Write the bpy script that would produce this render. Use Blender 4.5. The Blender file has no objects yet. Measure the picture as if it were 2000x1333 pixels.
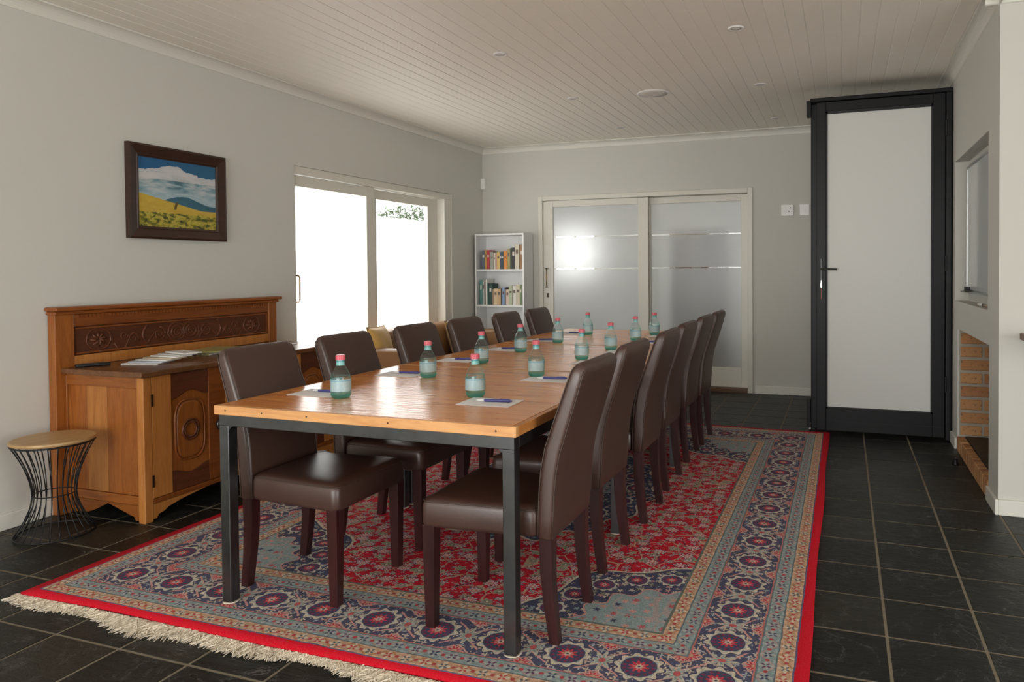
import bpy, bmesh, math, random
from mathutils import Vector, Matrix
random.seed(11)
sc = bpy.context.scene
COL = sc.collection
PI = math.pi
sin, cos = math.sin, math.cos

# ------------------------------------------------------------------ camera
XL, YB, XR = -3.7955, 7.2442, 0.7215          # left wall, back wall, right wall
YF, XE = -3.4, 4.4                            # wall behind the viewer, far right wall
CEIL = 2.58
cam = bpy.data.objects.new('camera', bpy.data.cameras.new('camera'))
COL.objects.link(cam)
_a, _b, _r = math.radians(19.5753), math.radians(-1.1939), math.radians(-0.3945)
fw = Vector((-sin(_a)*cos(_b), cos(_a)*cos(_b), sin(_b)))
rt = Vector((cos(_a), sin(_a), 0)); up = rt.cross(fw)
R_, U_ = rt*cos(_r) + up*sin(_r), up*cos(_r) - rt*sin(_r)
M = Matrix((R_, U_, -fw)).transposed().to_4x4(); M.translation = Vector((0, 0, 1.23))
cam.matrix_world = M
cam.data.sensor_width = 36.0
cam.data.lens = 1414.3151/2000*36
cam.data.shift_x = -(1144.9427-1000)/2000
cam.data.shift_y = -(666.5-556.3586)/2000
cam.data.clip_start = 0.05
sc.camera = cam

# ------------------------------------------------------------------ sky, daylight, exposure
wld = bpy.data.worlds.new('sky'); sc.world = wld; wld.use_nodes = True
bg = wld.node_tree.nodes['Background']
bg.inputs[0].default_value = (0.985, 0.99, 0.985, 1); bg.inputs[1].default_value = 4.0
def portal(name, loc, rot, sx, sy):
    l = bpy.data.lights.new(name, 'AREA'); l.shape = 'RECTANGLE'; l.size = sx; l.size_y = sy
    l.cycles.is_portal = True
    o = bpy.data.objects.new(name, l); COL.objects.link(o); o.location = loc; o.rotation_euler = rot
    return o
portal('daylight_portal_patio', (XL-0.25, 5.43, 1.0), (0, -PI/2, 0), 2.0, 2.3)
portal('daylight_portal_front', (-1.3, YF-0.22, 1.15), (PI/2, 0, 0), 3.8, 2.3)
portal('daylight_portal_right', (XE+0.22, -0.6, 1.2), (0, PI/2, 0), 2.3, 2.8)
vs = sc.view_settings
vs.view_transform = 'Standard'; vs.look = 'None'; vs.gamma = 1; vs.use_curve_mapping = False
vs.exposure = 1.22
cy = sc.cycles
cy.use_denoising = True
cy.max_bounces = 10; cy.diffuse_bounces = 5; cy.glossy_bounces = 4; cy.transmission_bounces = 8
cy.transparent_max_bounces = 12; cy.caustics_reflective = False; cy.caustics_refractive = False
cy.sample_clamp_indirect = 6

# ------------------------------------------------------------------ material helpers
class G:
    """small wrapper that writes shader nodes as expressions"""
    def __init__(s, name):
        s.mat = bpy.data.materials.new(name); s.mat.use_nodes = True
        s.t = s.mat.node_tree; s.n = s.t.nodes; s.l = s.t.links
        s.bsdf = s.n['Principled BSDF']; s.out = s.n['Material Output']
        s.tc = None
    def new(s, ty, **kw):
        n = s.n.new(ty)
        for k, v in kw.items(): setattr(n, k, v)
        return n
    def put(s, sock, v):
        if isinstance(v, bpy.types.NodeSocket): s.l.new(v, sock)
        elif isinstance(v, (tuple, list)) and len(v) == 3 and sock.type == 'RGBA': sock.default_value = (*v, 1)
        else: sock.default_value = v
    def m(s, op, *a, clamp=False):
        n = s.new('ShaderNodeMath', operation=op); n.use_clamp = clamp
        for i, v in enumerate(a): s.put(n.inputs[i], v)
        return n.outputs[0]
    def lt(s, a, b): return s.m('LESS_THAN', a, b)
    def gt(s, a, b): return s.m('GREATER_THAN', a, b)
    def add(s, a, b): return s.m('ADD', a, b)
    def sub(s, a, b): return s.m('SUBTRACT', a, b)
    def mul(s, a, b): return s.m('MULTIPLY', a, b)
    def abs(s, a): return s.m('ABSOLUTE', a)
    def near(s, a, c, w): return s.lt(s.abs(s.sub(a, c)), w)
    def length(s, a, b): return s.m('SQRT', s.add(s.mul(a, a), s.mul(b, b)))
    def cell(s, a, p):                      # centred coordinate inside a repeat of length p
        return s.mul(s.sub(s.m('FRACT', s.m('DIVIDE', a, p)), 0.5), p)
    def mix(s, f, a, b, mode='MIX'):
        n = s.new('ShaderNodeMix', data_type='RGBA', blend_type=mode)
        s.put(n.inputs[0], f); s.put(n.inputs[6], a); s.put(n.inputs[7], b)
        return n.outputs[2]
    def coord(s, which='Object'):
        if not s.tc: s.tc = s.new('ShaderNodeTexCoord')
        return s.tc.outputs[which]
    def map(s, v, scale=(1, 1, 1), loc=(0, 0, 0), rot=(0, 0, 0)):
        n = s.new('ShaderNodeMapping'); s.put(n.inputs[0], v)
        n.inputs['Scale'].default_value = scale; n.inputs['Location'].default_value = loc; n.inputs['Rotation'].default_value = rot
        return n.outputs[0]
    def noise(s, v, scale=5, detail=3, rough=0.5, dist=0, col=False):
        n = s.new('ShaderNodeTexNoise'); s.put(n.inputs['Vector'], v)
        n.inputs['Scale'].default_value = scale; n.inputs['Detail'].default_value = detail
        n.inputs['Roughness'].default_value = rough; n.inputs['Distortion'].default_value = dist
        return n.outputs['Color' if col else 'Fac']
    def vor(s, v, scale=5, rnd=1, feature='F1'):
        n = s.new('ShaderNodeTexVoronoi', feature=feature); s.put(n.inputs['Vector'], v)
        n.inputs['Scale'].default_value = scale; n.inputs['Randomness'].default_value = rnd
        return n
    def ramp(s, f, stops, interp='LINEAR'):
        n = s.new('ShaderNodeValToRGB'); s.put(n.inputs[0], f); r = n.color_ramp; r.interpolation = interp
        while len(r.elements) < len(stops): r.elements.new(0.5)
        for e, (p, c) in zip(r.elements, stops): e.position = p; e.color = (*c, 1)
        return n.outputs[0]
    def bump(s, h, strength=0.3, dist=0.002):
        n = s.new('ShaderNodeBump'); n.inputs['Strength'].default_value = strength; n.inputs['Distance'].default_value = dist
        s.put(n.inputs['Height'], h); s.l.new(n.outputs[0], s.bsdf.inputs['Normal'])
    def set(s, **kw):
        for k, v in kw.items(): s.put(s.bsdf.inputs[k.replace('_', ' ')], v)
        return s
    def surf(s, sh): s.l.new(sh, s.out.inputs[0])
    def xyz(s, v):
        n = s.new('ShaderNodeSeparateXYZ'); s.put(n.inputs[0], v); return n.outputs

def plain(name, c, rough=0.5, metal=0.0, var=0.0, spec=0.5, bump=0):
    g = G(name); col = c
    if var or bump:
        nz = g.noise(g.coord(), 14, 4)
        if var: col = g.mix(nz, tuple(x*(1-var) for x in c), tuple(min(1, x*(1+var)) for x in c))
        if bump: g.bump(g.noise(g.coord(), 160, 3), bump, 0.001)
    g.set(Base_Color=col, Roughness=rough, Metallic=metal)
    g.bsdf.inputs['Specular IOR Level'].default_value = spec
    return g.mat

def wood(name, c1, c2, axis='Y', scale=6.0, rough=0.4, stretch=14, bump=0.15, ring=1.0):
    g = G(name)
    sc_ = {'X': (1, stretch, stretch), 'Y': (stretch, 1, stretch), 'Z': (stretch, stretch, 1)}[axis]
    oi = g.new('ShaderNodeObjectInfo')
    v = g.new('ShaderNodeVectorMath', operation='ADD'); g.put(v.inputs[0], g.coord())
    off = g.new('ShaderNodeCombineXYZ')
    for i, k in enumerate((7.3, 3.1, 5.7)): g.put(off.inputs[i], g.mul(oi.outputs['Random'], k))
    g.put(v.inputs[1], off.outputs[0])
    mv = g.map(v.outputs[0], sc_)
    n1 = g.noise(mv, scale*0.5, 4, 0.6, 1.2*ring); n2 = g.noise(mv, scale*3.5, 5, 0.65)
    f = g.add(g.mul(n1, 0.7), g.mul(n2, 0.45))
    col = g.ramp(f, [(0.38, c2), (0.52, tuple((a+b)/2 for a, b in zip(c1, c2))), (0.66, c1)])
    tone = g.add(0.88, g.mul(oi.outputs['Random'], 0.24))
    hs = g.new('ShaderNodeHueSaturation'); g.put(hs.inputs['Value'], tone); g.put(hs.inputs['Color'], col)
    g.set(Base_Color=hs.outputs[0], Roughness=g.add(rough-0.06, g.mul(n2, 0.12)))
    if bump: g.bump(n2, bump, 0.0015)
    return g.mat

# ------------------------------------------------------------------ mesh helpers
class MB:
    def __init__(s): s.v = []; s.f = []; s.smooth = False
    def box(s, x0, x1, y0, y1, z0, z1):
        b = len(s.v)
        s.v += [(x, y, z) for z in (z0, z1) for y in (y0, y1) for x in (x0, x1)]
        s.f += [tuple(b+i for i in q) for q in ((0, 2, 3, 1), (4, 5, 7, 6), (0, 1, 5, 4), (2, 6, 7, 3), (0, 4, 6, 2), (1, 3, 7, 5))]
        return s
    def prism(s, pts, axis, a0, a1):
        """closed outline pts (2-D) swept along axis from a0 to a1; outline axes follow the cyclic order"""
        n = len(pts); b = len(s.v)
        def P(p, a): return {'X': (a, p[0], p[1]), 'Y': (p[0], a, p[1]), 'Z': (p[0], p[1], a)}[axis]
        s.v += [P(p, a0) for p in pts] + [P(p, a1) for p in pts]
        s.f += [tuple(b+i for i in range(n)), tuple(b+n+i for i in reversed(range(n)))]
        s.f += [(b+i, b+n+i, b+n+(i+1) % n, b+(i+1) % n) for i in range(n)]
        return s
    def loft(s, rings, cap0=True, cap1=True, closed=True):
        b = len(s.v); n = len(rings[0])
        for r in rings: s.v += [tuple(p) for p in r]
        for i in range(len(rings)-1):
            for j in range(n if closed else n-1):
                k = (j+1) % n
                s.f.append((b+i*n+j, b+i*n+k, b+(i+1)*n+k, b+(i+1)*n+j))
        if cap0: s.f.append(tuple(b+j for j in reversed(range(n))))
        if cap1: s.f.append(tuple(b+(len(rings)-1)*n+j for j in range(n)))
        return s
    def lathe(s, prof, n=24, c=(0, 0, 0), cap0=True, cap1=True):
        return s.loft([[(c[0]+r*cos(2*PI*j/n), c[1]+r*sin(2*PI*j/n), c[2]+z) for j in range(n)] for r, z in prof], cap0, cap1)
    def tube(s, path, r, n=8, closed=False):
        P = [Vector(p) for p in path]; rings = []; m = len(P)
        rad = r if isinstance(r, (list, tuple)) else [r]*m
        for i, p in enumerate(P):
            if closed: t = P[(i+1) % m]-P[i-1]
            else: t = P[min(i+1, m-1)]-P[max(i-1, 0)]
            t.normalize()
            ref = Vector((0, 0, 1)) if abs(t.z) < 0.95 else Vector((1, 0, 0))
            u = t.cross(ref).normalized(); w = u.cross(t)
            rings.append([p+(u*cos(2*PI*j/n)+w*sin(2*PI*j/n))*rad[i] for j in range(n)])
        if closed:
            rings.append(rings[0]); return s.loft(rings, False, False)
        return s.loft(rings)
    def quad(s, *p):
        b = len(s.v); s.v += [tuple(q) for q in p]; s.f.append(tuple(range(b, b+len(p)))); return s

def obj(name, mb, mat, parent=None, bevel=0, smooth=False, world=True, subsurf=0, seg=2):
    me = bpy.data.meshes.new(name)
    vs_ = mb.v
    if parent is not None and world:
        o0 = PLOC.get(parent.name, Vector((0, 0, 0)))
        vs_ = [(p[0]-o0.x, p[1]-o0.y, p[2]-o0.z) for p in vs_]
    me.from_pydata([tuple(p) for p in vs_], [], mb.f)
    bm = bmesh.new(); bm.from_mesh(me); bmesh.ops.recalc_face_normals(bm, faces=bm.faces); bm.to_mesh(me); bm.free()
    if smooth:
        for p in me.polygons: p.use_smooth = True
    me.materials.append(mat)
    o = bpy.data.objects.new(name, me); COL.objects.link(o)
    if parent is not None:
        o.parent = parent; PLOC[o.name] = PLOC.get(parent.name, Vector((0, 0, 0)))
    if bevel:
        b = o.modifiers.new('bevel', 'BEVEL'); b.width = bevel; b.segments = seg; b.limit_method = 'ANGLE'; b.angle_limit = 0.6
    if subsurf:
        m_ = o.modifiers.new('sub', 'SUBSURF'); m_.levels = subsurf; m_.render_levels = subsurf
    return o
PLOC = {}
def tag(o, label=None, cat=None, group=None, kind=None):
    if label: o['label'] = label
    if cat: o['category'] = cat
    if group: o['group'] = group
    if kind: o['kind'] = kind
    return o
def thing(name, label, cat, loc=(0, 0, 0), rz=0, group=None, kind=None):
    o = bpy.data.objects.new(name, None); COL.objects.link(o); o.empty_display_size = 0.1
    o.location = loc; o.rotation_euler = (0, 0, rz); PLOC[o.name] = Vector(loc)
    return tag(o, label, cat, group, kind)
def struct(name, mb, mat, label, cat, **kw):
    return tag(obj(name, mb, mat, **kw), label, cat, kind='structure')
def copy_tree(o, parent=None):
    c = o.copy(); COL.objects.link(c); c.parent = parent
    if parent is not None: c.matrix_parent_inverse = o.matrix_parent_inverse.copy()
    for ch in list(o.children): copy_tree(ch, c)
    return c
def share(o, name, loc, parent, rot=None):
    """a child that shares mesh data with o"""
    c = bpy.data.objects.new(name, o.data); COL.objects.link(c); c.parent = parent; c.location = loc
    if rot: c.rotation_euler = rot
    for m_ in o.modifiers:
        k = c.modifiers.new(m_.name, m_.type)
        if m_.type == 'BEVEL': k.width = m_.width; k.segments = m_.segments; k.limit_method = m_.limit_method; k.angle_limit = m_.angle_limit
    return c
def rrect(w, d, r, n=5, cx=0, cy=0, taper=0):
    """rounded rectangle outline; taper narrows the width (second axis) towards -x"""
    pts = []
    for (sx, sy, a0) in ((1, 1, 0), (-1, 1, PI/2), (-1, -1, PI), (1, -1, 3*PI/2)):
        for k in range(n+1):
            a = a0+k*PI/2/n
            x = sx*(w/2-r)+r*cos(a); y = sy*(d/2-r)+r*sin(a)
            y *= 1-taper*(0.5-x/w)
            pts.append((cx+x, cy+y))
    return pts

# ------------------------------------------------------------------ shared materials
M_wall = G('greige_wall_paint')
_n = M_wall.noise(M_wall.coord(), 1.3, 4, 0.6)
M_wall.set(Base_Color=M_wall.mix(_n, (0.555, 0.545, 0.495), (0.59, 0.58, 0.53)), Roughness=0.75)
M_wall.bump(M_wall.noise(M_wall.coord(), 60, 3), 0.05, 0.002); M_wall = M_wall.mat
M_white = plain('white_gloss_paint', (0.66, 0.635, 0.56), 0.4)
M_trim = plain('white_trim_paint', (0.68, 0.665, 0.60), 0.5)
M_ceil = plain('cream_ceiling_paint', (0.84, 0.80, 0.715), 0.55, var=0.02)
M_ceilb = plain('ceiling_backing', (0.90, 0.88, 0.82), 0.5)
M_plastic = plain('white_plastic', (0.78, 0.77, 0.74), 0.35)
M_black = plain('black_powder_coat', (0.007, 0.007, 0.0075), 0.42, spec=0.3)
M_brass = plain('aged_brass', (0.35, 0.22, 0.08), 0.3, 0.9)
M_bronze = plain('dark_bronze', (0.05, 0.035, 0.02), 0.4, 0.7)
M_chrome = plain('chrome', (0.6, 0.6, 0.6), 0.2, 1.0)

# ------------------------------------------------------------------ floor: slate tiles
def slate():
    g = G('black_slate'); oi = g.new('ShaderNodeObjectInfo')
    v = g.new('ShaderNodeVectorMath', operation='ADD'); g.put(v.inputs[0], g.coord())
    off = g.new('ShaderNodeCombineXYZ')
    for i, k in enumerate((31.0, 17.0, 0.0)): g.put(off.inputs[i], g.mul(oi.outputs['Random'], k))
    g.put(v.inputs[1], off.outputs[0]); v = v.outputs[0]
    big = g.noise(v, 5, 5, 0.6, 0.6); fine = g.noise(g.map(v, (1.5, 5, 1)), 9, 6, 0.7, 1.0)
    c = g.mix(big, (0.0045, 0.005, 0.004), (0.011, 0.0115, 0.0095))
    c = g.mix(g.mul(g.gt(oi.outputs['Random'], 0.8), 0.35), c, (0.036, 0.031, 0.02))
    vein = g.noise(v, 2.2, 6, 0.65, 2.0)
    c = g.mix(g.mul(g.near(vein, 0.5, 0.0035), 0.5), c, (0.16, 0.16, 0.15))
    g.set(Base_Color=c, Roughness=g.add(0.26, g.mul(fine, 0.25))); g.bsdf.inputs['Specular IOR Level'].default_value = 0.26
    g.bump(g.add(g.mul(big, 0.5), g.mul(fine, 1.3)), 0.5, 0.008)
    return g.mat
M_slate = slate()
M_grout = plain('tan_grout', (0.20, 0.165, 0.115), 0.9, var=0.25)
floor = struct('floor', MB().box(XL-0.2, XE+0.2, YF-0.2, YB+0.05, -0.12, -0.0022), M_grout, 'black slate tiled floor with tan grout joints', 'floor')
PT = 0.2963; TX0, TY0 = 0.1367, 2.5826; GAP = 0.0105
RX0, RX1, RY0, RY1 = -2.9435, -0.0984, 1.8496, 5.5854
tile0 = None
for i in range(-14, 10):
    for j in range(-4, 17):
        x0, y0 = TX0+i*PT, TY0+j*PT; x1, y1 = x0+PT, y0+PT
        if x0 < XL-0.05: x0 = XL-0.05
        if y1 > YB: y1 = YB
        if x1-x0 < 0.06 or y1-y0 < 0.06 or y0 < 1.35: continue
        if x0 > XR+0.1 and y1 > 4.2: continue
        if x0 > 1.6: continue
        if x0 > RX0+0.05 and x1 < RX1-0.05 and y0 > RY0+0.05 and y1 < RY1-0.05: continue
        full = abs(x1-x0-PT) < 1e-4 and abs(y1-y0-PT) < 1e-4
        cx, cy_ = (x0+x1)/2, (y0+y1)/2
        h = random.uniform(-0.0008, 0.0)
        if full and tile0 is not None:
            t = share(tile0, 'tile', (cx, cy_, h), floor, (random.uniform(-.002, .002), random.uniform(-.002, .002), random.choice((0, PI))))
        else:
            w, d = (x1-x0-GAP)/2, (y1-y0-GAP)/2
            t = obj('tile', MB().box(-w, w, -d, d, -0.012, 0), M_slate, floor, bevel=0.0012, world=False, seg=1)
            t.location = (cx, cy_, h)
            if full: tile0 = t

# ------------------------------------------------------------------ ceiling: tongue-and-groove planks
ceiling = struct('ceiling', MB().box(XL-0.2, XE+0.2, YF-0.2, YB+0.2, CEIL+0.0022, CEIL+0.12), M_ceilb, 'cream painted tongue and groove board ceiling', 'ceiling')
PW = 0.0946
def plank_mb(y0, y1):
    w = PW/2-0.0018
    return MB().prism([(-w, 0.004), (-w, 0.0016), (-w+0.002, 0), (w-0.002, 0), (w, 0.0016), (w, 0.004)], 'Y', y0, y1)
k = 0; p_long = p_short = None
x = XL+PW/2
while x < XE:
    if x < XR-PW/2+0.02:
        if p_long is None: p_long = obj('plank', plank_mb(YF, YB), M_ceil, ceiling, world=False); o = p_long
        else: o = share(p_long, 'plank', (0, 0, 0), ceiling)
    else:
        if p_short is None: p_short = obj('plank', plank_mb(YF, 4.05), M_ceil, ceiling, world=False); o = p_short
        else: o = share(p_short, 'plank', (0, 0, 0), ceiling)
    o.location = (x, 0, CEIL+random.uniform(-0.0006, 0.0006))
    x += PW

# ------------------------------------------------------------------ walls
DY0, DY1, DZ = 4.30, 6.56, 2.012          # patio door opening in the left wall
mb = MB(); xo = XL-0.22
mb.box(xo, XL, YF-0.2, DY0, 0, CEIL+0.02).box(xo, XL, DY1, YB+0.2, 0, CEIL+0.02).box(xo, XL, DY0, DY1, DZ, CEIL+0.02)
struct('wall_left', mb, M_wall, 'long greige wall with the painting and the patio door', 'wall')
BX0, BX1, BZ = -3.123, -0.84, 2.025       # sliding door opening in the back wall
mb = MB().box(XL-0.2, BX0, YB, YB+0.2, 0, CEIL+0.02).box(BX1, XR+0.5, YB, YB+0.2, 0, CEIL+0.02).box(BX0, BX1, YB, YB+0.2, BZ, CEIL+0.02)
struct('wall_back', mb, M_wall, 'greige end wall around the white sliding door', 'wall')
NY0, NY1, NZ0, NZ1, NX = 4.335, 5.545, 1.0, 1.95, XR+0.085     # niche
FY0, FY1, FZ = 4.295, 5.41, 0.817                               # hearth opening
WX = XR+0.50; PY = 4.045
mb = MB().box(XR, WX, PY, FY0, 0, CEIL+0.02).box(XR, WX, FY1, YB, 0, FZ).box(XR, WX, FY0, YB, FZ, NZ0)
mb.box(XR, WX, FY0, NY0, NZ0, NZ1).box(XR, WX, NY1, YB, NZ0, NZ1).box(NX, WX, NY0, NY1, NZ0, NZ1).box(XR, WX, FY0, YB, NZ1, CEIL+0.02)
mb.box(WX-0.06, WX, FY0, FY1, 0, FZ)
wall_right = struct('wall_right', mb, M_wall, 'greige right wall with whiteboard niche and brick hearth recess', 'wall')
struct('wall_corner', MB().box(WX, XE+0.2, PY, PY+0.2, 0, CEIL+0.02), M_wall, 'greige wall beyond the projecting corner at far right', 'wall')
struct('wall_far_right', MB().box(XE, XE+0.2, YF-0.2, -2.0, 0, CEIL+0.02).box(XE, XE+0.2, 0.8, PY, 0, CEIL+0.02).box(XE, XE+0.2, -2.0, 0.8, 2.35, CEIL+0.02).box(XE, XE+0.2, -2.0, 0.8, 0, 0.05), M_wall, 'greige side wall with wide window opening, out of view right', 'wall')
mb = MB().box(XL-0.2, -3.2, YF-0.2, YF, 0, CEIL+0.02).box(0.6, XE+0.2, YF-0.2, YF, 0, CEIL+0.02).box(-3.2, 0.6, YF-0.2, YF, 2.3, CEIL+0.02)
struct('wall_front', mb, M_wall, 'greige wall behind the viewer with wide open doorway', 'wall')

# cornices (cove moulding)
def cove(n=6, s=0.066):
    pts = [(0, 0), (0, s), (s, s), (s, s-0.008)]
    for i in range(n+1):
        a = PI/2*i/n
        pts.append((s-0.004-(s-0.012)*sin(a), s-0.008-(s-0.012)*(1-cos(a))))
    return pts
cz = CEIL-0.066
C0 = cove()
struct('trim_1', MB().prism([(XL+p[0], cz+p[1]) for p in C0], 'Y', YF, YB), M_trim, 'white cove cornice along the left wall', 'cornice', smooth=False)
struct('trim_2', MB().prism([(YB-p[0], cz+p[1]) for p in C0], 'X', XL, XR), M_trim, 'white cove cornice along the end wall', 'cornice')
struct('trim_3', MB().prism([(XR-p[0], cz+p[1]) for p in C0], 'Y', PY-0.066, YB), M_trim, 'white cove cornice along the right wall', 'cornice')
struct('trim_4', MB().prism([(PY-p[0], cz+p[1]) for p in C0], 'X', XR-0.066, XE), M_trim, 'white cove cornice over the projecting corner', 'cornice')
# baseboards
def bb(name, x0, x1, y0, y1, label): struct(name, MB().box(x0, x1, y0, y1, 0, 0.078), M_trim, label, 'baseboard', bevel=0.004)
bb('baseboard_left', XL, XL+0.016, YF, DY0, 'white baseboard along the left wall behind the stool')
bb('baseboard_back', BX1+0.02, XR, YB-0.016, YB, 'white baseboard right of the sliding door')
bb('baseboard_right', XR-0.016, XR, FY1+0.01, YB-0.016, 'white baseboard beyond the brick hearth')
bb('baseboard_corner', XR-0.016, XR, PY-0.016, FY0-0.01, 'short white baseboard return before the brick hearth')
bb('baseboard_near', XR, XE, PY-0.016, PY, 'white baseboard under the projecting corner wall')

# ------------------------------------------------------------------ glass materials
def glass_clear():
    g = G('clear_pane'); tr = g.new('ShaderNodeBsdfTransparent'); gl = g.new('ShaderNodeBsdfGlossy'); gl.inputs['Roughness'].default_value = 0.02
    lw = g.new('ShaderNodeLayerWeight'); lw.inputs[0].default_value = 0.5; mx = g.new('ShaderNodeMixShader')
    g.l.new(g.add(0.03, g.mul(0.9, g.m('POWER', lw.outputs['Facing'], 5.0))), mx.inputs[0]); g.l.new(tr.outputs[0], mx.inputs[1]); g.l.new(gl.outputs[0], mx.inputs[2]); g.surf(mx.outputs[0]); return g.mat
def film(name='white_privacy_film', t_=0.8):
    g = G(name); tr = g.new('ShaderNodeBsdfTransparent'); tr.inputs[0].default_value = (0.93, 0.94, 0.95, 1)
    tl = g.new('ShaderNodeBsdfTranslucent'); tl.inputs[0].default_value = (t_, t_, t_*0.99, 1); df = g.new('ShaderNodeBsdfDiffuse'); df.inputs[0].default_value = (0.85, 0.85, 0.85, 1)
    m1 = g.new('ShaderNodeMixShader'); m1.inputs[0].default_value = 0.25; g.l.new(tl.outputs[0], m1.inputs[1]); g.l.new(df.outputs[0], m1.inputs[2])
    m2 = g.new('ShaderNodeMixShader'); m2.inputs[0].default_value = 0.975; g.l.new(tr.outputs[0], m2.inputs[1]); g.l.new(m1.outputs[0], m2.inputs[2]); g.surf(m2.outputs[0]); return g.mat
def frosted():
    g = G('frosted_pane'); rf = g.new('ShaderNodeBsdfRefraction'); rf.inputs['IOR'].default_value = 1.35; rf.inputs['Roughness'].default_value = 0.42
    rf.inputs['Color'].default_value = (0.93, 0.94, 0.94, 1)
    df = g.new('ShaderNodeBsdfDiffuse'); df.inputs[0].default_value = (0.66, 0.67, 0.67, 1)
    gl = g.new('ShaderNodeBsdfGlossy'); gl.inputs['Roughness'].default_value = 0.35; gl.inputs[0].default_value = (0.8, 0.8, 0.8, 1)
    m1 = g.new('ShaderNodeMixShader'); m1.inputs[0].default_value = 0.42; g.l.new(rf.outputs[0], m1.inputs[1]); g.l.new(df.outputs[0], m1.inputs[2])
    m2 = g.new('ShaderNodeMixShader'); m2.inputs[0].default_value = 0.06; g.l.new(m1.outputs[0], m2.inputs[1]); g.l.new(gl.outputs[0], m2.inputs[2]); g.surf(m2.outputs[0]); return g.mat
M_glass, M_film, M_frost = glass_clear(), film(), frosted()

# ------------------------------------------------------------------ door_1: patio sliding door, left wall
d1 = thing('door_1', 'white sliding patio door with white privacy film behind sideboard and sofa', 'door', (XL-0.1, 5.43, 0), kind='structure')
xf0, xf1 = XL-0.17, XL-0.012
mb = MB().box(xf0, xf1, DY0, DY1, 1.955, DZ).box(xf0, xf1, 6.44, DY1, 0, 1.955).box(xf0, xf1, DY0, DY1, 0, 0.04)
mb.box(xf0, xf1-0.07, DY0, DY0+0.02, 0.04, 1.955)
obj('door_frame', mb, M_white, d1, bevel=0.004)
def sash(x0, x1, y0, g0, g1, y1, nm):
    m_ = MB().box(x0, x1, y0, g0, 0.045, 1.95).box(x0, x1, g1, y1, 0.045, 1.95).box(x0, x1, g0, g1, 1.865, 1.95).box(x0, x1, g0, g1, 0.045, 0.16)
    s_ = obj('sash', m_, M_white, d1, bevel=0.004)
    xm = (x0+x1)/2
    obj('pane', MB().box(xm-0.003, xm+0.003, g0-0.005, g1+0.005, 0.155, 1.87), M_glass, s_)
    obj('privacy_film', MB().quad((xm+0.004, g0, 0.16), (xm+0.004, g1, 0.16), (xm+0.004, g1, 1.718), (xm+0.004, g0, 1.718)), M_film, s_)
    return s_
s1 = sash(XL-0.075, XL-0.035, DY0+0.001, 4.349, 5.20, 5.31, 1)
sash(XL-0.135, XL-0.095, 5.255, 5.42, 6.26, 6.435, 2)
hx = XL-0.03
obj('handle', MB().tube([(XL-0.037, 4.325, 1.20), (hx+0.035, 4.325, 1.20), (hx+0.045, 4.325, 1.185), (hx+0.045, 4.325, 1.02), (hx+0.035, 4.325, 1.005), (XL-0.037, 4.325, 1.005)], 0.006), M_brass, s1, smooth=True)
obj('keyhole_plate', MB().box(XL-0.036, XL-0.03, 4.312, 4.338, 0.90, 0.945), M_bronze, s1, bevel=0.004)

# ------------------------------------------------------------------ door_2: frosted sliding door, back wall
d2 = thing('door_2', 'white double sliding door with frosted panes in the end wall', 'door', (-1.98, YB+0.08, 0), kind='structure')
yf0, yf1 = YB-0.012, YB+0.14
mb = MB().box(BX0, BX0+0.05, yf0, yf1, 0, BZ).box(BX1-0.05, BX1, yf0, yf1, 0, BZ).box(BX0+0.05, BX1-0.05, yf0, yf1, 1.975, BZ)
obj('door_frame', mb, M_white, d2, bevel=0.005)
obj('threshold', MB().box(BX0+0.05, BX1-0.05, YB-0.004, YB+0.14, -0.004, 0.035), wood('dark_threshold_wood', (0.12, 0.05, 0.02), (0.05, 0.02, 0.01), 'X'), d2, bevel=0.003)
def sash2(y0, y1, x0, g0, g1, x1):
    m_ = MB().box(x0, g0, y0, y1, 0.036, 1.972).box(g1, x1, y0, y1, 0.036, 1.972).box(g0, g1, y0, y1, 1.905, 1.972).box(g0, g1, y0, y1, 0.036, 0.236)
    s_ = obj('sash', m_, M_white, d2, bevel=0.004)
    ym = (y0+y1)/2
    for za, zb in ((0.236, 1.236), (1.248, 1.577), (1.589, 1.905)):
        obj('frosted_film', MB().box(g0, g1, ym-0.006, ym-0.003, za, zb), M_frost, s_)
    obj('pane', MB().box(g0-0.004, g1+0.004, ym-0.002, ym+0.002, 0.232, 1.909), M_glass, s_)
    return s_
sa = sash2(YB+0.012, YB+0.05, BX0+0.051, -2.957, -2.008, -1.898)
sash2(YB+0.075, YB+0.113, -1.99, -1.888, -0.962, BX1-0.051)
obj('handle', MB().tube([(-3.02, YB+0.015, 1.243), (-3.02, YB-0.028, 1.243), (-3.02, YB-0.032, 1.15), (-3.02, YB-0.028, 1.045), (-3.02, YB+0.015, 1.045)], 0.006), M_brass, sa, smooth=True)
for z in (1.243, 1.045): obj('handle_mount', MB().lathe([(0.0, -0.001), (0.014, 0.0), (0.012, 0.008), (0.0, 0.01)], 12, (-3.02, YB-0.034, z-0.004)), M_bronze, sa, smooth=True)
obj('keyhole_plate', MB().box(-3.033, -3.011, YB+0.007, YB+0.012, 0.932, 0.978), M_bronze, sa, bevel=0.004)

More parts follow.
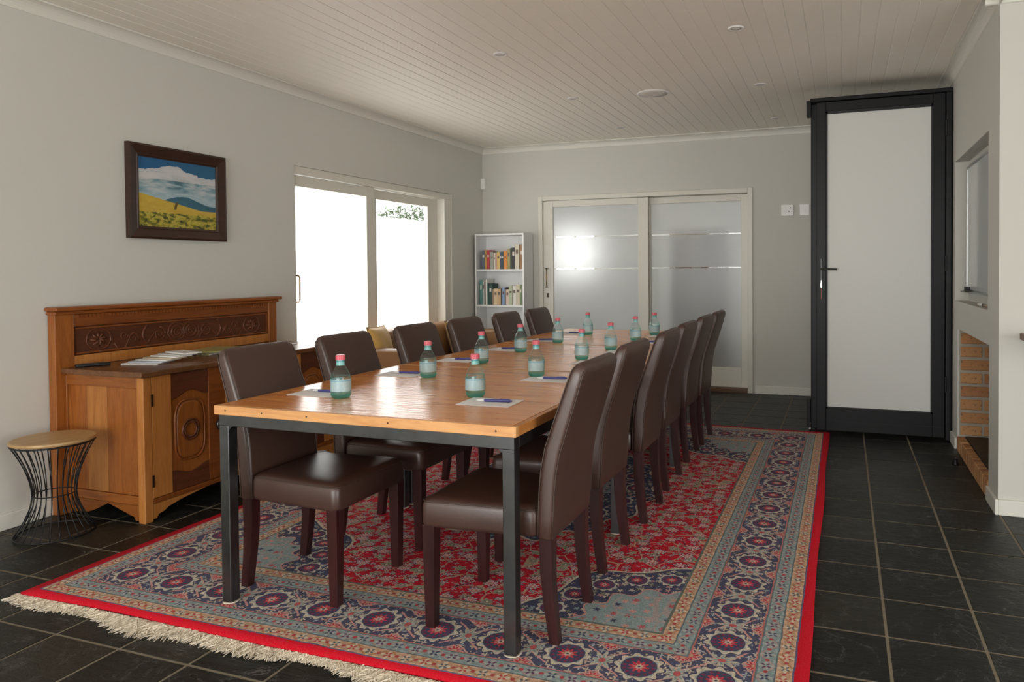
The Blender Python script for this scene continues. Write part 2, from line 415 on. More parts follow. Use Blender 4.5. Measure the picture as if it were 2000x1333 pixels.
# ---- the room beyond the frosted door
HW = plain('white_hall_paint', (0.74, 0.74, 0.72), 0.7)
HY = 10.2
mb = MB().box(-4.3, -4.15, HY, HY+0.15, 0, 2.6).box(-3.45, 1.4, HY, HY+0.15, 0, 2.6).box(-4.15, -3.45, HY, HY+0.15, 0, 1.12).box(-4.15, -3.45, HY, HY+0.15, 1.88, 2.6)
mb.box(-4.45, -4.3, YB+0.2, HY+0.15, 0, 2.6).box(1.4, 1.55, YB+0.2, HY+0.15, 0, 2.6)
struct('wall_hall', mb, HW, 'white walls of the room seen through the frosted door', 'wall')
struct('ceiling_hall', MB().box(-4.45, 1.55, YB+0.2, HY+0.15, 2.6, 2.7), HW, 'white ceiling of the room behind the frosted door', 'ceiling')
struct('floor_hall', MB().box(-4.45, 1.55, YB+0.05, HY+0.15, -0.1, 0), plain('hall_stone_floor', (0.19, 0.20, 0.19), 0.4, var=0.2), 'grey floor of the room behind the frosted door', 'floor')
struct('window_hall', MB().box(-4.15, -4.1, HY, HY+0.06, 1.12, 1.88).box(-3.5, -3.45, HY, HY+0.06, 1.12, 1.88).box(-3.82, -3.78, HY, HY+0.06, 1.12, 1.88).box(-4.15, -3.45, HY, HY+0.06, 1.12, 1.17).box(-4.15, -3.45, HY, HY+0.06, 1.83, 1.88), M_white, 'bright window glowing through the left frosted pane', 'window')
obj('hall_light_diffuser', MB().quad((-4.1, HY+0.03, 1.17), (-3.5, HY+0.03, 1.17), (-3.5, HY+0.03, 1.83), (-4.1, HY+0.03, 1.83)), film('hall_light_diffuser', 0.95), bpy.data.objects['window_hall'])  # added translucent sheet that dims the glow of the hall window
portal('daylight_portal_hall', (-3.8, HY+0.2, 1.5), (-PI/2, 0, 0), 0.8, 0.8)
hl = bpy.data.lights.new('hall_fill_light', 'POINT'); hl.energy = 24; hl.shadow_soft_size = 0.1; hl.color = (1, 0.96, 0.9)  # unseen point light, added to brighten the room behind the frosted panes
hlo = bpy.data.objects.new('hall_fill_light', hl); COL.objects.link(hlo); hlo.location = (-2.3, 7.75, 2.36)
hf = thing('added_hall_canopy', 'added ceiling canopy over the fill light behind the frosted door', 'lamp', (-2.3, 7.75, 2.6))  # made-up canopy, added so the hall fill light has a fitting
obj('canopy', MB().lathe([(0.09, -0.001), (0.088, -0.015), (0.03, -0.03), (0.012, -0.05)], 20), M_white, hf, world=False, smooth=True)
cb = thing('glazed_cupboard', 'brown glazed cupboard blurred behind the right frosted pane', 'cupboard', (-1.5, 7.95, 0))
M_cw = wood('cupboard_wood', (0.16, 0.075, 0.03), (0.08, 0.035, 0.015), 'Z')
obj('body', MB().box(-1.80, -1.20, 7.80, 8.12, 0.0, 1.66), M_cw, cb, bevel=0.005)
for a in (-1.79, -1.505):
    dr = obj('cupboard_door', MB().box(a, a+0.05, 7.78, 7.80, 0.5, 1.64).box(a+0.235, a+0.28, 7.78, 7.80, 0.5, 1.64).box(a+0.05, a+0.235, 7.78, 7.80, 0.5, 0.56).box(a+0.05, a+0.235, 7.78, 7.80, 1.58, 1.64), plain('pale_door_frame', (0.45, 0.42, 0.35), 0.5), cb, bevel=0.002)
    obj('knob', MB().lathe([(0.012, 0), (0.016, 0.01), (0.0, 0.018)], 10, (a+0.14, 7.775, 1.0)), M_brass, dr)

# ------------------------------------------------------------------ door_3: black folding doors stacked against the right wall
d3 = thing('door_3', 'black aluminium folding door with frosted white panel stacked by right wall', 'door', (0.24, 5.66, 0), kind='structure')
M_alu = plain('black_aluminium', (0.007, 0.007, 0.008), 0.42, spec=0.22)
M_pan = plain('frosted_white_panel', (0.73, 0.735, 0.705), 0.45, spec=0.3)
M_rub = plain('black_rubber', (0.005, 0.005, 0.005), 0.6)
def leaf(x0, x1, y0, front=False):
    y1 = y0+0.045; z0, z1 = 0.022, 2.452
    sl = 0.066
    o = obj('door_leaf', MB().box(x0, x0+sl, y0, y1, z0, z1).box(x1-sl-0.012, x1, y0, y1, z0, z1).box(x0+sl, x1-sl-0.012, y0, y1, z0, z0+0.165).box(x0+sl, x1-sl-0.012, y0, y1, z1-0.068, z1), M_alu, d3, bevel=0.003)
    xa, xb, za, zb = x0+sl, x1-sl-0.012, z0+0.165, z1-0.068
    obj('white_panel', MB().box(xa+0.002, xb-0.002, y0+0.016, y0+0.030, za+0.002, zb-0.002), M_pan, o)
    if front:
        b = 0.012
        obj('panel_bead', MB().box(xa, xa+b, y0+0.003, y0+0.015, za, zb).box(xb-b, xb, y0+0.003, y0+0.015, za, zb).box(xa, xb, y0+0.003, y0+0.015, za, za+b).box(xa, xb, y0+0.003, y0+0.015, zb-b*1.6, zb), M_rub, o)
        obj('rail_groove', MB().box(xa+0.01, x1-0.02, y0-0.002, y0+0.003, 0.094, 0.098), M_rub, o)
        obj('lever_handle', MB().box(x0+0.026, x0+0.042, y0-0.008, y0, 1.13, 1.30).box(x0+0.028, x0+0.040, y0-0.045, y0-0.006, 1.215, 1.229).tube([(x0+0.030, y0-0.046, 1.222), (x0+0.06, y0-0.05, 1.222), (x0+0.142, y0-0.05, 1.219)], 0.008, 8), plain('dark_grey_handle', (0.03, 0.032, 0.03), 0.35, 0.4), o, bevel=0.002)
        obj('key', MB().box(x0+0.031, x0+0.037, y0-0.022, y0-0.004, 1.115, 1.138).box(x0+0.030, x0+0.038, y0-0.024, y0-0.018, 1.085, 1.12), M_chrome, o)
        obj('key_tag', MB().box(x0+0.032, x0+0.036, y0-0.023, y0-0.019, 1.00, 1.085), plain('pink_ribbon', (0.55, 0.16, 0.15), 0.7), o)
    return o
fl = leaf(-0.190, 0.672, 5.645, True)
for k in range(3): leaf(-0.232, 0.64, 5.70+k*0.055)
obj('jamb', MB().box(0.674, XR-0.002, 5.63, 5.86, 0.0, 2.46), M_alu, d3, bevel=0.012, seg=3)
obj('head_track', MB().box(-0.235, XR-0.004, 5.63, 5.88, 2.455, 2.484), M_alu, d3, bevel=0.006)
obj('track_roller', MB().box(-0.262, -0.226, 5.66, 5.74, 2.36, 2.475), M_alu, d3, bevel=0.004)
obj('floor_bolt', MB().box(-0.262, -0.233, 5.68, 5.75, 0.03, 0.24), M_alu, d3, bevel=0.003)
obj('roller_pin', MB().lathe([(0.004, 0.002), (0.012, 0.018), (0.004, 0.035), (0.004, 0.07)], 10, (-0.236, 5.672, 0)), M_chrome, d3)
for z in (0.35, 1.2, 2.15): obj('hinge', MB().lathe([(0.009, 0), (0.009, 0.11)], 10, (0.676, 5.634, z)), M_black, d3)

# ------------------------------------------------------------------ brick hearth in the right wall
def brickmat():
    g = G('orange_klinker_brick'); oi = g.new('ShaderNodeObjectInfo'); r = oi.outputs['Random']
    c = g.mix(r, (0.32, 0.105, 0.025), (0.52, 0.25, 0.085))
    n = g.noise(g.coord(), 55, 4, 0.7); c = g.mix(g.m('MULTIPLY', g.gt(n, 0.60), 0.85), c, (0.09, 0.04, 0.02))
    n2 = g.noise(g.coord(), 9, 3); c = g.mix(g.mul(n2, 0.5), c, (0.5, 0.34, 0.2))
    g.set(Base_Color=c, Roughness=0.85); g.bump(n, 0.5, 0.004); return g.mat
M_brick = brickmat(); M_mortar = plain('grey_mortar', (0.36, 0.32, 0.26), 0.95, var=0.25, bump=0.4)
hearth = thing('brick_hearth', 'raised hearth recess of orange bricks with slate top in right wall', 'hearth', (1.0, 4.85, 0), kind='structure')
obj('side_lining', MB().box(XR+0.012, WX-0.06, FY1-0.012, FY1-0.0005, 0.1, FZ), M_mortar, hearth)
obj('back_lining', MB().box(WX-0.07, WX-0.061, FY0, FY1-0.012, 0.1, FZ), M_mortar, hearth)
BH, BP = 0.068, 0.0885
def brick(x0, x1, y0, y1, z0, z1):
    w, d, h = (x1-x0)/2, (y1-y0)/2, (z1-z0)/2
    o = obj('brick', MB().box(-w, w, -d, d, -h, h), M_brick, hearth, bevel=0.004, world=False, seg=1)
    o.location = Vector(((x0+x1)/2, (y0+y1)/2, (z0+z1)/2))-PLOC[hearth.name]
for r_ in range(9):
    z0 = 0.118+r_*BP-0.02
    z1 = min(z0+BH, FZ-0.002)
    if z1-z0 < 0.02: continue
    xs = [XR+0.014, XR+0.155, XR+0.30, WX-0.072] if r_ % 2 == 0 else [XR+0.014, XR+0.235, WX-0.072]
    for a, b in zip(xs[:-1], xs[1:]): brick(a+0.004, b-0.010, FY1-0.022, FY1-0.008+random.uniform(-.003, .002), max(z0, 0.104), z1)
    y = FY0+0.01+(0 if r_ % 2 else 0.115)
    while y < FY1-0.06:
        brick(WX-0.084, WX-0.066, y, min(y+0.215, FY1-0.025), max(z0, 0.104), z1); y += 0.23
y = FY0+0.004
while y+0.055 < FY1:
    brick(XR-0.006, XR+0.042, y, y+0.058, 0.0, 0.094+random.uniform(0, .004)); y += 0.068
obj('hearth_slab', MB().box(XR+0.044, WX-0.085, FY0+0.001, FY1-0.024, 0.0, 0.098), M_slate, hearth, bevel=0.004)

# ------------------------------------------------------------------ outside: ground, boundary wall, tree
struct('ground', MB().box(-14, XL-0.22, 0, 16, -0.25, -0.1), plain('pale_paving', (0.5, 0.48, 0.44), 0.8, var=0.1), 'pale paving outside the patio door', 'ground')
def tree(loc, cr, n, seed, label, cz):
    rnd = random.Random(seed)
    t = thing('garden_tree', label, 'tree', loc)
    m_ = MB().tube([(0, 0, -0.1), (0.03, 0.02, 0.6), (-0.02, 0.05, 1.3), (0.05, 0, cz+0.1)], [0.06, 0.05, 0.04, 0.02])
    for k in range(9):
        a = rnd.uniform(0, 2*PI); z = cz-rnd.uniform(0.3, 0.9); L = rnd.uniform(0.4, 0.8)
        m_.tube([(0, 0, z), (cos(a)*L*0.5, sin(a)*L*0.5, z+L*0.3), (cos(a)*L, sin(a)*L, z+L*0.5)], [0.025, 0.018, 0.008], 6)
    obj('trunk', m_, plain('tree_bark', (0.12, 0.09, 0.06), 0.9), t, world=False)
    f = MB()
    for k in range(n):
        while True:
            p = Vector((rnd.uniform(-1, 1), rnd.uniform(-1, 1), rnd.uniform(-1, 1)))
            if 0.2 < p.length < 1: break
        p = Vector((p.x*cr[0], p.y*cr[1], cz+p.z*cr[2]))
        d_ = Vector((rnd.uniform(-1, 1), rnd.uniform(-1, 1), rnd.uniform(-.6, .6))).normalized(); e_ = d_.cross(Vector((rnd.random(), rnd.random(), 1))).normalized()
        l_, w_ = rnd.uniform(.05, .08), rnd.uniform(.018, .03)
        f.quad(p, p+d_*l_*.5+e_*w_, p+d_*l_, p+d_*l_*.5-e_*w_)
    g = G('leaf_green'); oi = g.noise(g.coord(), 3); g.set(Base_Color=g.mix(oi, (0.022, 0.04, 0.013), (0.045, 0.07, 0.026)), Roughness=0.5)
    tag(obj('foliage', f, g.mat, t, world=False), kind='stuff')
tree((-8.5, 13.0, -0.1), (0.7, 1.3, 0.56), 5200, 3, 'green leafy tree glimpsed above the privacy film of the right patio pane', 2.15)
tree((-8.5, 10.9, -0.1), (0.45, 0.6, 0.38), 1800, 8, 'small leafy shrub glimpsed above the film beside the patio door stile', 2.0)

# ------------------------------------------------------------------ rug
def rugmat(W, L):
    g = G('persian_rug_pile')
    NAVY, RED, CREAM, BLUE, PEACH, PLUM, SAGE, PINK, CRED = (0.055, 0.06, 0.115), (0.50, 0.006, 0.024), (0.56, 0.47, 0.36), (0.245, 0.31, 0.315), (0.52, 0.32, 0.215), (0.17, 0.025, 0.065), (0.27, 0.27, 0.19), (0.56, 0.27, 0.24), (0.50, 0.0, 0.013)
    co = g.coord()
    wob = g.noise(co, 22, 2, col=True); v = g.new('ShaderNodeVectorMath', operation='SCALE')
    sb = g.new('ShaderNodeVectorMath', operation='SUBTRACT'); g.put(sb.inputs[0], wob); sb.inputs[1].default_value = (.5, .5, .5)
    g.put(v.inputs[0], sb.outputs[0]); v.inputs['Scale'].default_value = 0.009
    ad = g.new('ShaderNodeVectorMath', operation='ADD'); g.put(ad.inputs[0], co); g.put(ad.inputs[1], v.outputs[0]); co = ad.outputs[0]
    x, y, _ = g.xyz(co)
    ax, ay = g.abs(x), g.abs(y)
    dx, dy = g.sub(W/2, ax), g.sub(L/2, ay)
    side = g.lt(dx, dy); d = g.m('MINIMUM', dx, dy)
    s = g.add(g.mul(side, g.mul(y, 0.2336/0.2305)), g.mul(g.sub(1.0, side), x))
    pol = lambda a, b: (g.length(a, b), g.m('ARCTAN2', b, a))
    def petal(r, th, R, k, amp): return g.lt(r, g.mul(R, g.add(1-amp, g.mul(amp, g.m('COSINE', g.mul(th, float(k)))))))
    def L_(c, f, b): return g.mix(f, c, b)
    flat = g.new('ShaderNodeCombineXYZ'); g.put(flat.inputs[0], x); g.put(flat.inputs[1], y); flat = flat.outputs[0]
    def vflower(scale, rnd, off):
        mp = g.map(flat, (1, 1, 1), off)
        vn = g.vor(mp, scale, rnd); dd = g.new('ShaderNodeVectorMath', operation='SUBTRACT'); g.put(dd.inputs[0], mp); g.put(dd.inputs[1], vn.outputs['Position'])
        px, py, _ = g.xyz(dd.outputs[0]); cr = g.xyz(vn.outputs['Color'])
        return px, py, cr
    # --- rosette used in borders, corners and the centre
    def rosette(c, r, th, k=1.0):
        c = L_(c, petal(r, th, 0.089*k, 10, 0.10), NAVY)
        c = L_(c, petal(r, th, 0.083*k, 10, 0.10), (0.55, 0.48, 0.38))
        c = L_(c, petal(r, th, 0.066*k, 10, 0.07), (0.30, 0.34, 0.34))
        c = L_(c, g.lt(r, 0.059*k), NAVY)
        c = L_(c, petal(r, th, 0.056*k, 14, 0.16), (0.20, 0.03, 0.075))
        c = L_(c, g.lt(r, 0.042*k), NAVY)
        c = L_(c, petal(r, th, 0.035*k, 10, 0.2), (0.50, 0.05, 0.07))
        c = L_(c, petal(r, th, 0.022*k, 8, 0.3), PINK)
        c = L_(c, g.lt(r, 0.011*k), CREAM); c = L_(c, g.lt(r, 0.005*k), NAVY)
        return c
    # --- field
    c = g.mix(g.noise(flat, 7, 2), RED, (0.56, 0.010, 0.028))
    ve = g.vor(flat, 8.5, 0.75, 'DISTANCE_TO_EDGE'); c = L_(c, g.lt(ve.outputs['Distance'], 0.020), PEACH)
    ve2 = g.vor(g.map(flat, (1, 1, 1), (3.3, 1.7, 0)), 13, 0.9, 'DISTANCE_TO_EDGE'); c = L_(c, g.lt(ve2.outputs['Distance'], 0.012), PLUM)
    LIL = (0.58, 0.44, 0.44)
    for (scale, rnd, off, R, k_, amp, c1, c2, c3, thr) in (
            (30, 0.85, (0.7, 2.1, 0), 0.0085, 4, 0.45, CREAM, PEACH, NAVY, 0.35),
            (21, 0.8, (5.1, 0.3, 0), 0.0135, 4, 0.45, (0.46, 0.42, 0.42), NAVY, CREAM, 0.35),
            (13, 0.7, (1.9, 4.4, 0), 0.024, 6, 0.16, SAGE, (0.17, 0.16, 0.12), CREAM, 0.45),
            (14, 0.7, (8.2, 6.1, 0), 0.0205, 5, 0.34, (0.42, 0.34, 0.38), NAVY, CREAM, 0.45),
            (10.5, 0.55, (0.0, 0.0, 0), 0.030, 8, 0.24, LIL, CRED, CREAM, 0.2)):
        px, py, cr = vflower(scale, rnd, off); r, th = pol(px, g.mul(py, 1.2))
        on = g.gt(cr[0], thr)
        c = L_(c, g.mul(on, petal(r, th, R*1.22, k_, amp)), (0.11, 0.02, 0.05) if c1 is not SAGE else (0.40, 0.33, 0.23))
        c = L_(c, g.mul(on, petal(r, th, R, k_, amp)), c1); c = L_(c, g.mul(on, petal(r, th, R*0.5, k_, amp)), c2); c = L_(c, g.mul(on, g.lt(r, R*0.24)), c3)
    # --- corner spandrels and centre medallion
    FW, FL = W/2-0.462, L/2-0.462
    a, b = g.sub(FW, ax), g.sub(FL, ay); rr, th = pol(a, b)
    def spandrel(c, rr, th, R, lobes, nros, rk, inner):
        sc_ = g.m('COSINE', g.mul(th, float(lobes)))
        c = L_(c, g.lt(rr, g.add(R+0.012, g.mul(0.03, sc_))), CREAM)
        n_ = NAVY
        c = L_(c, g.lt(rr, g.add(R, g.mul(0.03, sc_))), n_)
        fx, fy, cr = vflower(26, 0.8, (2.2, 9.1, 0)); fr, ft = pol(fx, fy)
        c = L_(c, g.mul(g.lt(rr, g.add(R-0.01, g.mul(0.03, sc_))), petal(fr, ft, 0.014, 5, 0.35)), g.ramp(cr[0], [(0, CREAM), (0.35, BLUE), (0.6, PINK), (0.85, SAGE)], 'CONSTANT'))
        rm = (R+inner)/2+0.012
        ang = g.mul(g.cell(th, 2*PI/nros), rm); r2, t2 = pol(g.sub(rr, rm), ang)
        c = rosette(c, r2, t2, rk)
        sc2 = g.m('COSINE', g.mul(th, float(lobes*2)))
        c = L_(c, g.lt(rr, g.add(inner+0.008, g.mul(0.022, sc2))), PINK)
        c = L_(c, g.lt(rr, g.add(inner, g.mul(0.022, sc2))), BLUE)
        fx, fy, cr = vflower(17, 0.7, (6.2, 3.1, 0)); fr, ft = pol(fx, fy); ins = g.lt(rr, g.add(inner-0.02, g.mul(0.022, sc2)))
        c = L_(c, g.mul(ins, petal(fr, ft, 0.016, 6, 0.3)), g.ramp(cr[1], [(0, PINK), (0.5, (0.45, 0.08, 0.09)), (0.8, NAVY)], 'CONSTANT'))
        ve = g.vor(g.map(flat, (1, 1, 1), (6.2, 3.1, 0)), 7, 0.6, 'DISTANCE_TO_EDGE'); c = L_(c, g.mul(ins, g.lt(ve.outputs['Distance'], 0.03)), (0.36, 0.30, 0.29))
        return c
    c = spandrel(c, rr, th, 0.52, 8, 20, 0.70, 0.32)
    rc, tc_ = pol(x, g.mul(y, 0.72)); c = spandrel(c, rc, tc_, 0.56, 16, 16, 0.7, 0.30)
    # --- guard stripes
    def guard(c, e0, e1, bgc, p, flowers, vine, pet, kk):
        inb = g.mul(g.gt(d, e0), g.lt(d, e1)); mid = (e0+e1)/2; t = g.sub(d, mid); hw = (e1-e0)/2
        cc = g.mix(g.noise(flat, 30, 2), bgc, tuple(q*0.85 for q in bgc))
        vy = g.mul(hw*0.72, g.m('SINE', g.mul(s, PI/p))); cc = L_(cc, g.lt(g.abs(g.sub(t, vy)), 0.0032), vine)
        cc = L_(cc, g.mul(g.gt(g.abs(t), hw*0.62), g.near(g.cell(g.add(s, p*0.5), p), 0, p*0.17)), tuple(q*1.18 for q in bgc))
        par = g.gt(g.m('FRACT', g.m('DIVIDE', s, 2*p)), 0.5)
        r_, th_ = pol(g.cell(s, p), t); fc = g.mix(par, flowers[0], flowers[1])
        cc = L_(cc, petal(r_, th_, pet*1.45, kk, 0.3), CREAM if bgc is PEACH else (0.36, 0.37, 0.36))
        cc = L_(cc, petal(r_, g.add(th_, 0.6), pet, kk, 0.42), fc); cc = L_(cc, g.lt(r_, pet*0.3), bgc)
        r2_, th2_ = pol(g.cell(g.add(s, p/2), p), g.abs(t)); cc = L_(cc, g.lt(r2_, pet*0.42), (0.42, 0.06, 0.07))
        return L_(c, inb, cc)
    c = guard(c, 0.416, 0.470, PEACH, 0.0668, ((0.44, 0.06, 0.06), (0.09, 0.12, 0.15)), (0.42, 0.19, 0.09), 0.0165, 4)
    c = guard(c, 0.357, 0.416, BLUE, 0.0668, (NAVY, (0.13, 0.05, 0.11)), (0.42, 0.28, 0.25), 0.0175, 4)
    # --- main border
    inb = g.mul(g.gt(d, 0.152), g.lt(d, 0.357)); t = g.sub(d, 0.2545); p = 0.2336
    mbc = g.mix(g.noise(flat, 16, 2), NAVY, (0.08, 0.085, 0.145))
    fx, fy, cr = vflower(27, 0.85, (3.7, 5.5, 0)); fr, ft = pol(fx, fy)
    mbc = L_(mbc, petal(fr, ft, 0.0135, 4, 0.45), g.ramp(cr[0], [(0, CREAM), (0.45, (0.36, 0.39, 0.40)), (0.7, (0.5, 0.38, 0.3))], 'CONSTANT'))
    s2, s1 = g.cell(s, p), g.cell(g.add(s, p/2), p)
    for off, w_, cl in ((0.018, 0.0042, PINK), (0.062, 0.0036, (0.5, 0.33, 0.27))):
        mbc = L_(mbc, g.mul(g.lt(g.abs(s2), 0.07), g.lt(g.abs(g.sub(g.abs(t), g.add(off, g.mul(0.75, g.abs(s2))))), w_)), cl)
    r_, th_ = pol(s2, g.mul(t, 0.8)); mbc = L_(mbc, petal(r_, th_, 0.044, 8, 0.3), (0.44, 0.41, 0.34)); mbc = L_(mbc, petal(r_, th_, 0.027, 8, 0.35), BLUE); mbc = L_(mbc, g.lt(r_, 0.011), (0.46, 0.1, 0.1))
    r_, th_ = pol(s2, g.sub(g.abs(t), 0.098)); mbc = L_(mbc, petal(r_, th_, 0.036, 9, 0.2), PINK); mbc = L_(mbc, petal(r_, th_, 0.026, 9, 0.3), (0.44, 0.04, 0.06)); mbc = L_(mbc, g.lt(r_, 0.01), PEACH)
    r_, th_ = pol(s1, t); mbc = rosette(mbc, r_, th_, 0.95)
    c = L_(c, inb, mbc)
    c = guard(c, 0.094, 0.152, BLUE, 0.0668, (NAVY, (0.13, 0.05, 0.11)), (0.42, 0.28, 0.25), 0.0175, 4)
    c = guard(c, 0.040, 0.094, PEACH, 0.0668, ((0.44, 0.06, 0.06), (0.09, 0.12, 0.15)), (0.42, 0.19, 0.09), 0.0165, 4)
    for e, w_, cl in ((0.040, 0.004, (0.11, 0.10, 0.19)), (0.094, 0.0024, (0.11, 0.14, 0.17)), (0.150, 0.003, (0.13, 0.17, 0.18)), (0.155, 0.0024, (0.50, 0.16, 0.15)), (0.354, 0.0024, (0.50, 0.16, 0.15)), (0.359, 0.0026, (0.13, 0.17, 0.18)), (0.416, 0.0024, (0.11, 0.14, 0.17)), (0.470, 0.005, (0.13, 0.15, 0.14))):
        c = L_(c, g.near(d, e, w_), cl)
    jv = g.vor(g.coord(), 210, 1.0); hs = g.new('ShaderNodeHueSaturation'); g.put(hs.inputs['Color'], c); jc = g.xyz(jv.outputs['Color'])
    g.put(hs.inputs['Value'], g.add(0.78, g.mul(jc[0], 0.44))); g.put(hs.inputs['Saturation'], g.add(0.97, g.mul(jc[1], 0.08))); c = hs.outputs[0]
    c = L_(c, g.lt(d, 0.038), CRED)
    pile = g.noise(g.coord(), 260, 2, 0.7)
    c = g.mix(g.m('MULTIPLY', g.sub(pile, 0.45), 0.35, clamp=True), c, (0.42, 0.36, 0.32))
    g.set(Base_Color=c, Roughness=0.92); g.bsdf.inputs['Specular IOR Level'].default_value = 0.15
    g.bump(pile, 0.35, 0.004)
    return g.mat
W_, Lr = RX1-RX0, RY1-RY0
rug = thing('persian_rug', 'red and blue Persian rug with cream fringe under the table', 'rug', ((RX0+RX1)/2, (RY0+RY1)/2, 0))
nx, ny = 60, 76; gv = []; mb = MB()
for j in range(ny+1):
    for i in range(nx+1):
        x_, y_ = -W_/2+W_*i/nx, -Lr/2+Lr*j/ny
        e = 0.004*sin(y_*4.1+1)*(abs(x_)/(W_/2))**6*(1 if x_ > 0 else -1)
        e2 = 0.006*sin(x_*5.3)*(abs(y_)/(Lr/2))**8
        mb.v.append((x_+e, y_+e2, 0.011+0.0012*sin(x_*7)*cos(y_*5)))
for j in range(ny):
    for i in range(nx): q = j*(nx+1)+i; mb.f.append((q, q+1, q+nx+2, q+nx+1))
top = obj('pile', mb, rugmat(W_, Lr), rug, world=False, smooth=True)
sk = top.modifiers.new('thick', 'SOLIDIFY'); sk.thickness = 0.009; sk.offset = -1
def fringe(name, x0, x1, yb, sgn, n, Lmin, Lmax):
    f = MB(); rnd = random.Random(5)
    for k in range(n):
        x_ = x0+(x1-x0)*(k+rnd.random())/n; L_ = rnd.uniform(Lmin, Lmax)*(0.8+0.35*sin(x_*9)*sin(x_*3.7+1)); a = rnd.gauss(0.15*sin(x_*6), 0.38); w = rnd.uniform(0.0013, 0.0024)
        z0 = rnd.uniform(0.004, 0.010); pts = []
        xx, yy = x_, yb
        for q in range(5):
            pts.append((xx, yy, max(0.0015, z0*(1-q/4)+rnd.uniform(0, 0.007)*(q > 0))))
            a += rnd.gauss(0, 0.28); xx += sin(a)*L_/4; yy += sgn*abs(cos(a))*L_/4
        f.tube(pts, [w, w*1.2, w*1.1, w, w*0.6], 3)
    for k in range(26 if sgn < 0 else 0):            # stray strands lying back over the rug edge
        x_ = rnd.uniform(x0, x1); a = rnd.gauss(0.6, 0.35); L_ = rnd.uniform(0.03, 0.09)
        f.tube([(x_, yb-0.01, 0.008), (x_+sin(a)*L_*.5, yb+cos(a)*L_*.5, 0.0165), (x_+sin(a)*L_, yb+cos(a)*L_, 0.0155)], 0.002, 4)
    return tag(obj(name, f, plain('cream_wool', (0.66, 0.58, 0.46), 0.9, var=0.2), rug), kind='stuff')
fringe('fringe', RX0-0.02, RX1, RY0+0.004, -1, 3400, 0.055, 0.10)
fringe('far_fringe', RX0, RX1, RY1-0.004, 1, 500, 0.015, 0.035)

# ------------------------------------------------------------------ tables
TX0_, TX1_, TYa, TZ = -2.157, -0.950, 2.016, 0.746
TL = 1.175; RUGZ = 0.0125
def tabletop_mat():
    g = G('varnished_pine_top')
    v = g.map(g.coord(), (1.0, 11, 11))
    n1 = g.noise(v, 2.6, 5, 0.6, 1.4); n2 = g.noise(g.map(g.coord(), (2.2, 42, 20)), 2.2, 5, 0.65, 0.6)
    f = g.add(g.mul(n1, 0.75), g.mul(n2, 0.4))
    c = g.ramp(f, [(0.40, (0.52, 0.155, 0.034)), (0.55, (0.68, 0.24, 0.060)), (0.70, (0.78, 0.33, 0.095))])
    g.set(Base_Color=c, Roughness=g.add(0.12, g.mul(n2, 0.16))); g.bsdf.inputs['Specular IOR Level'].default_value = 0.55
    n3 = g.noise(g.map(g.coord(), (3.0, 30, 1)), 1.6, 3, 0.55, 0.8)
    g.bump(n3, 0.42, 0.005); return g.mat
M_top = tabletop_mat()
M_edge = wood('pale_pine_edge', (0.62, 0.32, 0.125), (0.48, 0.215, 0.075), 'X', 5, 0.42, 10, 0.1)
M_edgey = wood('orange_pine_edge', (0.52, 0.21, 0.055), (0.38, 0.13, 0.03), 'Y', 5, 0.38, 10, 0.1)
M_steel = plain('raw_black_steel', (0.12, 0.125, 0.13), 0.30, 0.95, var=0.35)
M_hole = plain('filled_nail_hole', (0.06, 0.03, 0.015), 0.8)
def make_table():
    t = thing('meeting_table', '', 'table', (0, 0, 0))
    hw, L = (TX1_-TX0_)/2, TL; e = 0.020
    obj('tabletop', MB().box(-hw+e, hw-e, e, L-e, TZ-0.033, TZ), M_top, t, world=False)
    obj('edge_board', MB().box(-hw, hw, 0, e, TZ-0.034, TZ), M_edge, t, world=False, bevel=0.0025)
    obj('edge_board', MB().box(-hw, hw, L-e, L, TZ-0.034, TZ), M_edge, t, world=False, bevel=0.0025)
    for s_ in (-1, 1):
        a, b = sorted((s_*hw, s_*(hw-e)))
        obj('edge_board', MB().box(a, b, e, L-e, TZ-0.034, TZ-0.0006), M_edgey, t, world=False, bevel=0.0025)
    for i, xx in enumerate((-0.55, -0.385, -0.19, 0.14, 0.535)):
        obj('nail_hole', MB().prism([(xx+0.0035*cos(a*PI/4), TZ-0.017+0.0035*sin(a*PI/4)) for a in range(8)], 'Y', -0.0006, 0.002), M_hole, t, world=False)
    w = 0.042; q = 0.012; zt = TZ-0.0345
    fr = MB().box(-hw+q, hw-q, q, q+w, zt-w, zt).box(-hw+q, hw-q, L-q-w, L-q, zt-w, zt).box(-hw+q, -hw+q+w, q+w, L-q-w, zt-w, zt).box(hw-q-w, hw-q, q+w, L-q-w, zt-w, zt)
    obj('steel_frame', fr, M_steel, t, world=False, bevel=0.002)
    for sx in (-1, 1):
        for yy in (q, L-q-w):
            x0 = sx*hw-sx*q-(w if sx > 0 else 0)
            lg = obj('leg', MB().box(x0, x0+w, yy, yy+w, 0.010, zt-w), M_steel, t, world=False, bevel=0.0025)
            obj('foot_pad', MB().lathe([(0.031, 0), (0.032, 0.004), (0.027, 0.011)], 14, (x0+w/2, yy+w/2, 0)), plain('clear_foot_pad', (0.5, 0.45, 0.36), 0.4), lg, world=False)
            cr_ = 0.022     # rounded weld gusset under the frame
            gx = x0+w if sx < 0 else x0
            pts = [(gx, zt-w), (gx-sx*cr_, zt-w)]+[(gx-sx*cr_*(1-sin(k*PI/8)), zt-w-cr_*(1-cos(k*PI/8))) for k in range(5)]
            obj('weld', MB().prism(pts, 'Y', yy+0.004, yy+w-0.004), M_steel, lg, world=False)
    return t
tb = make_table()
tl = ['pine topped steel table nearest the viewer, front of three in a row', 'pine topped steel table in the middle of the row of three', 'pine topped steel table at the far end of the row of three']
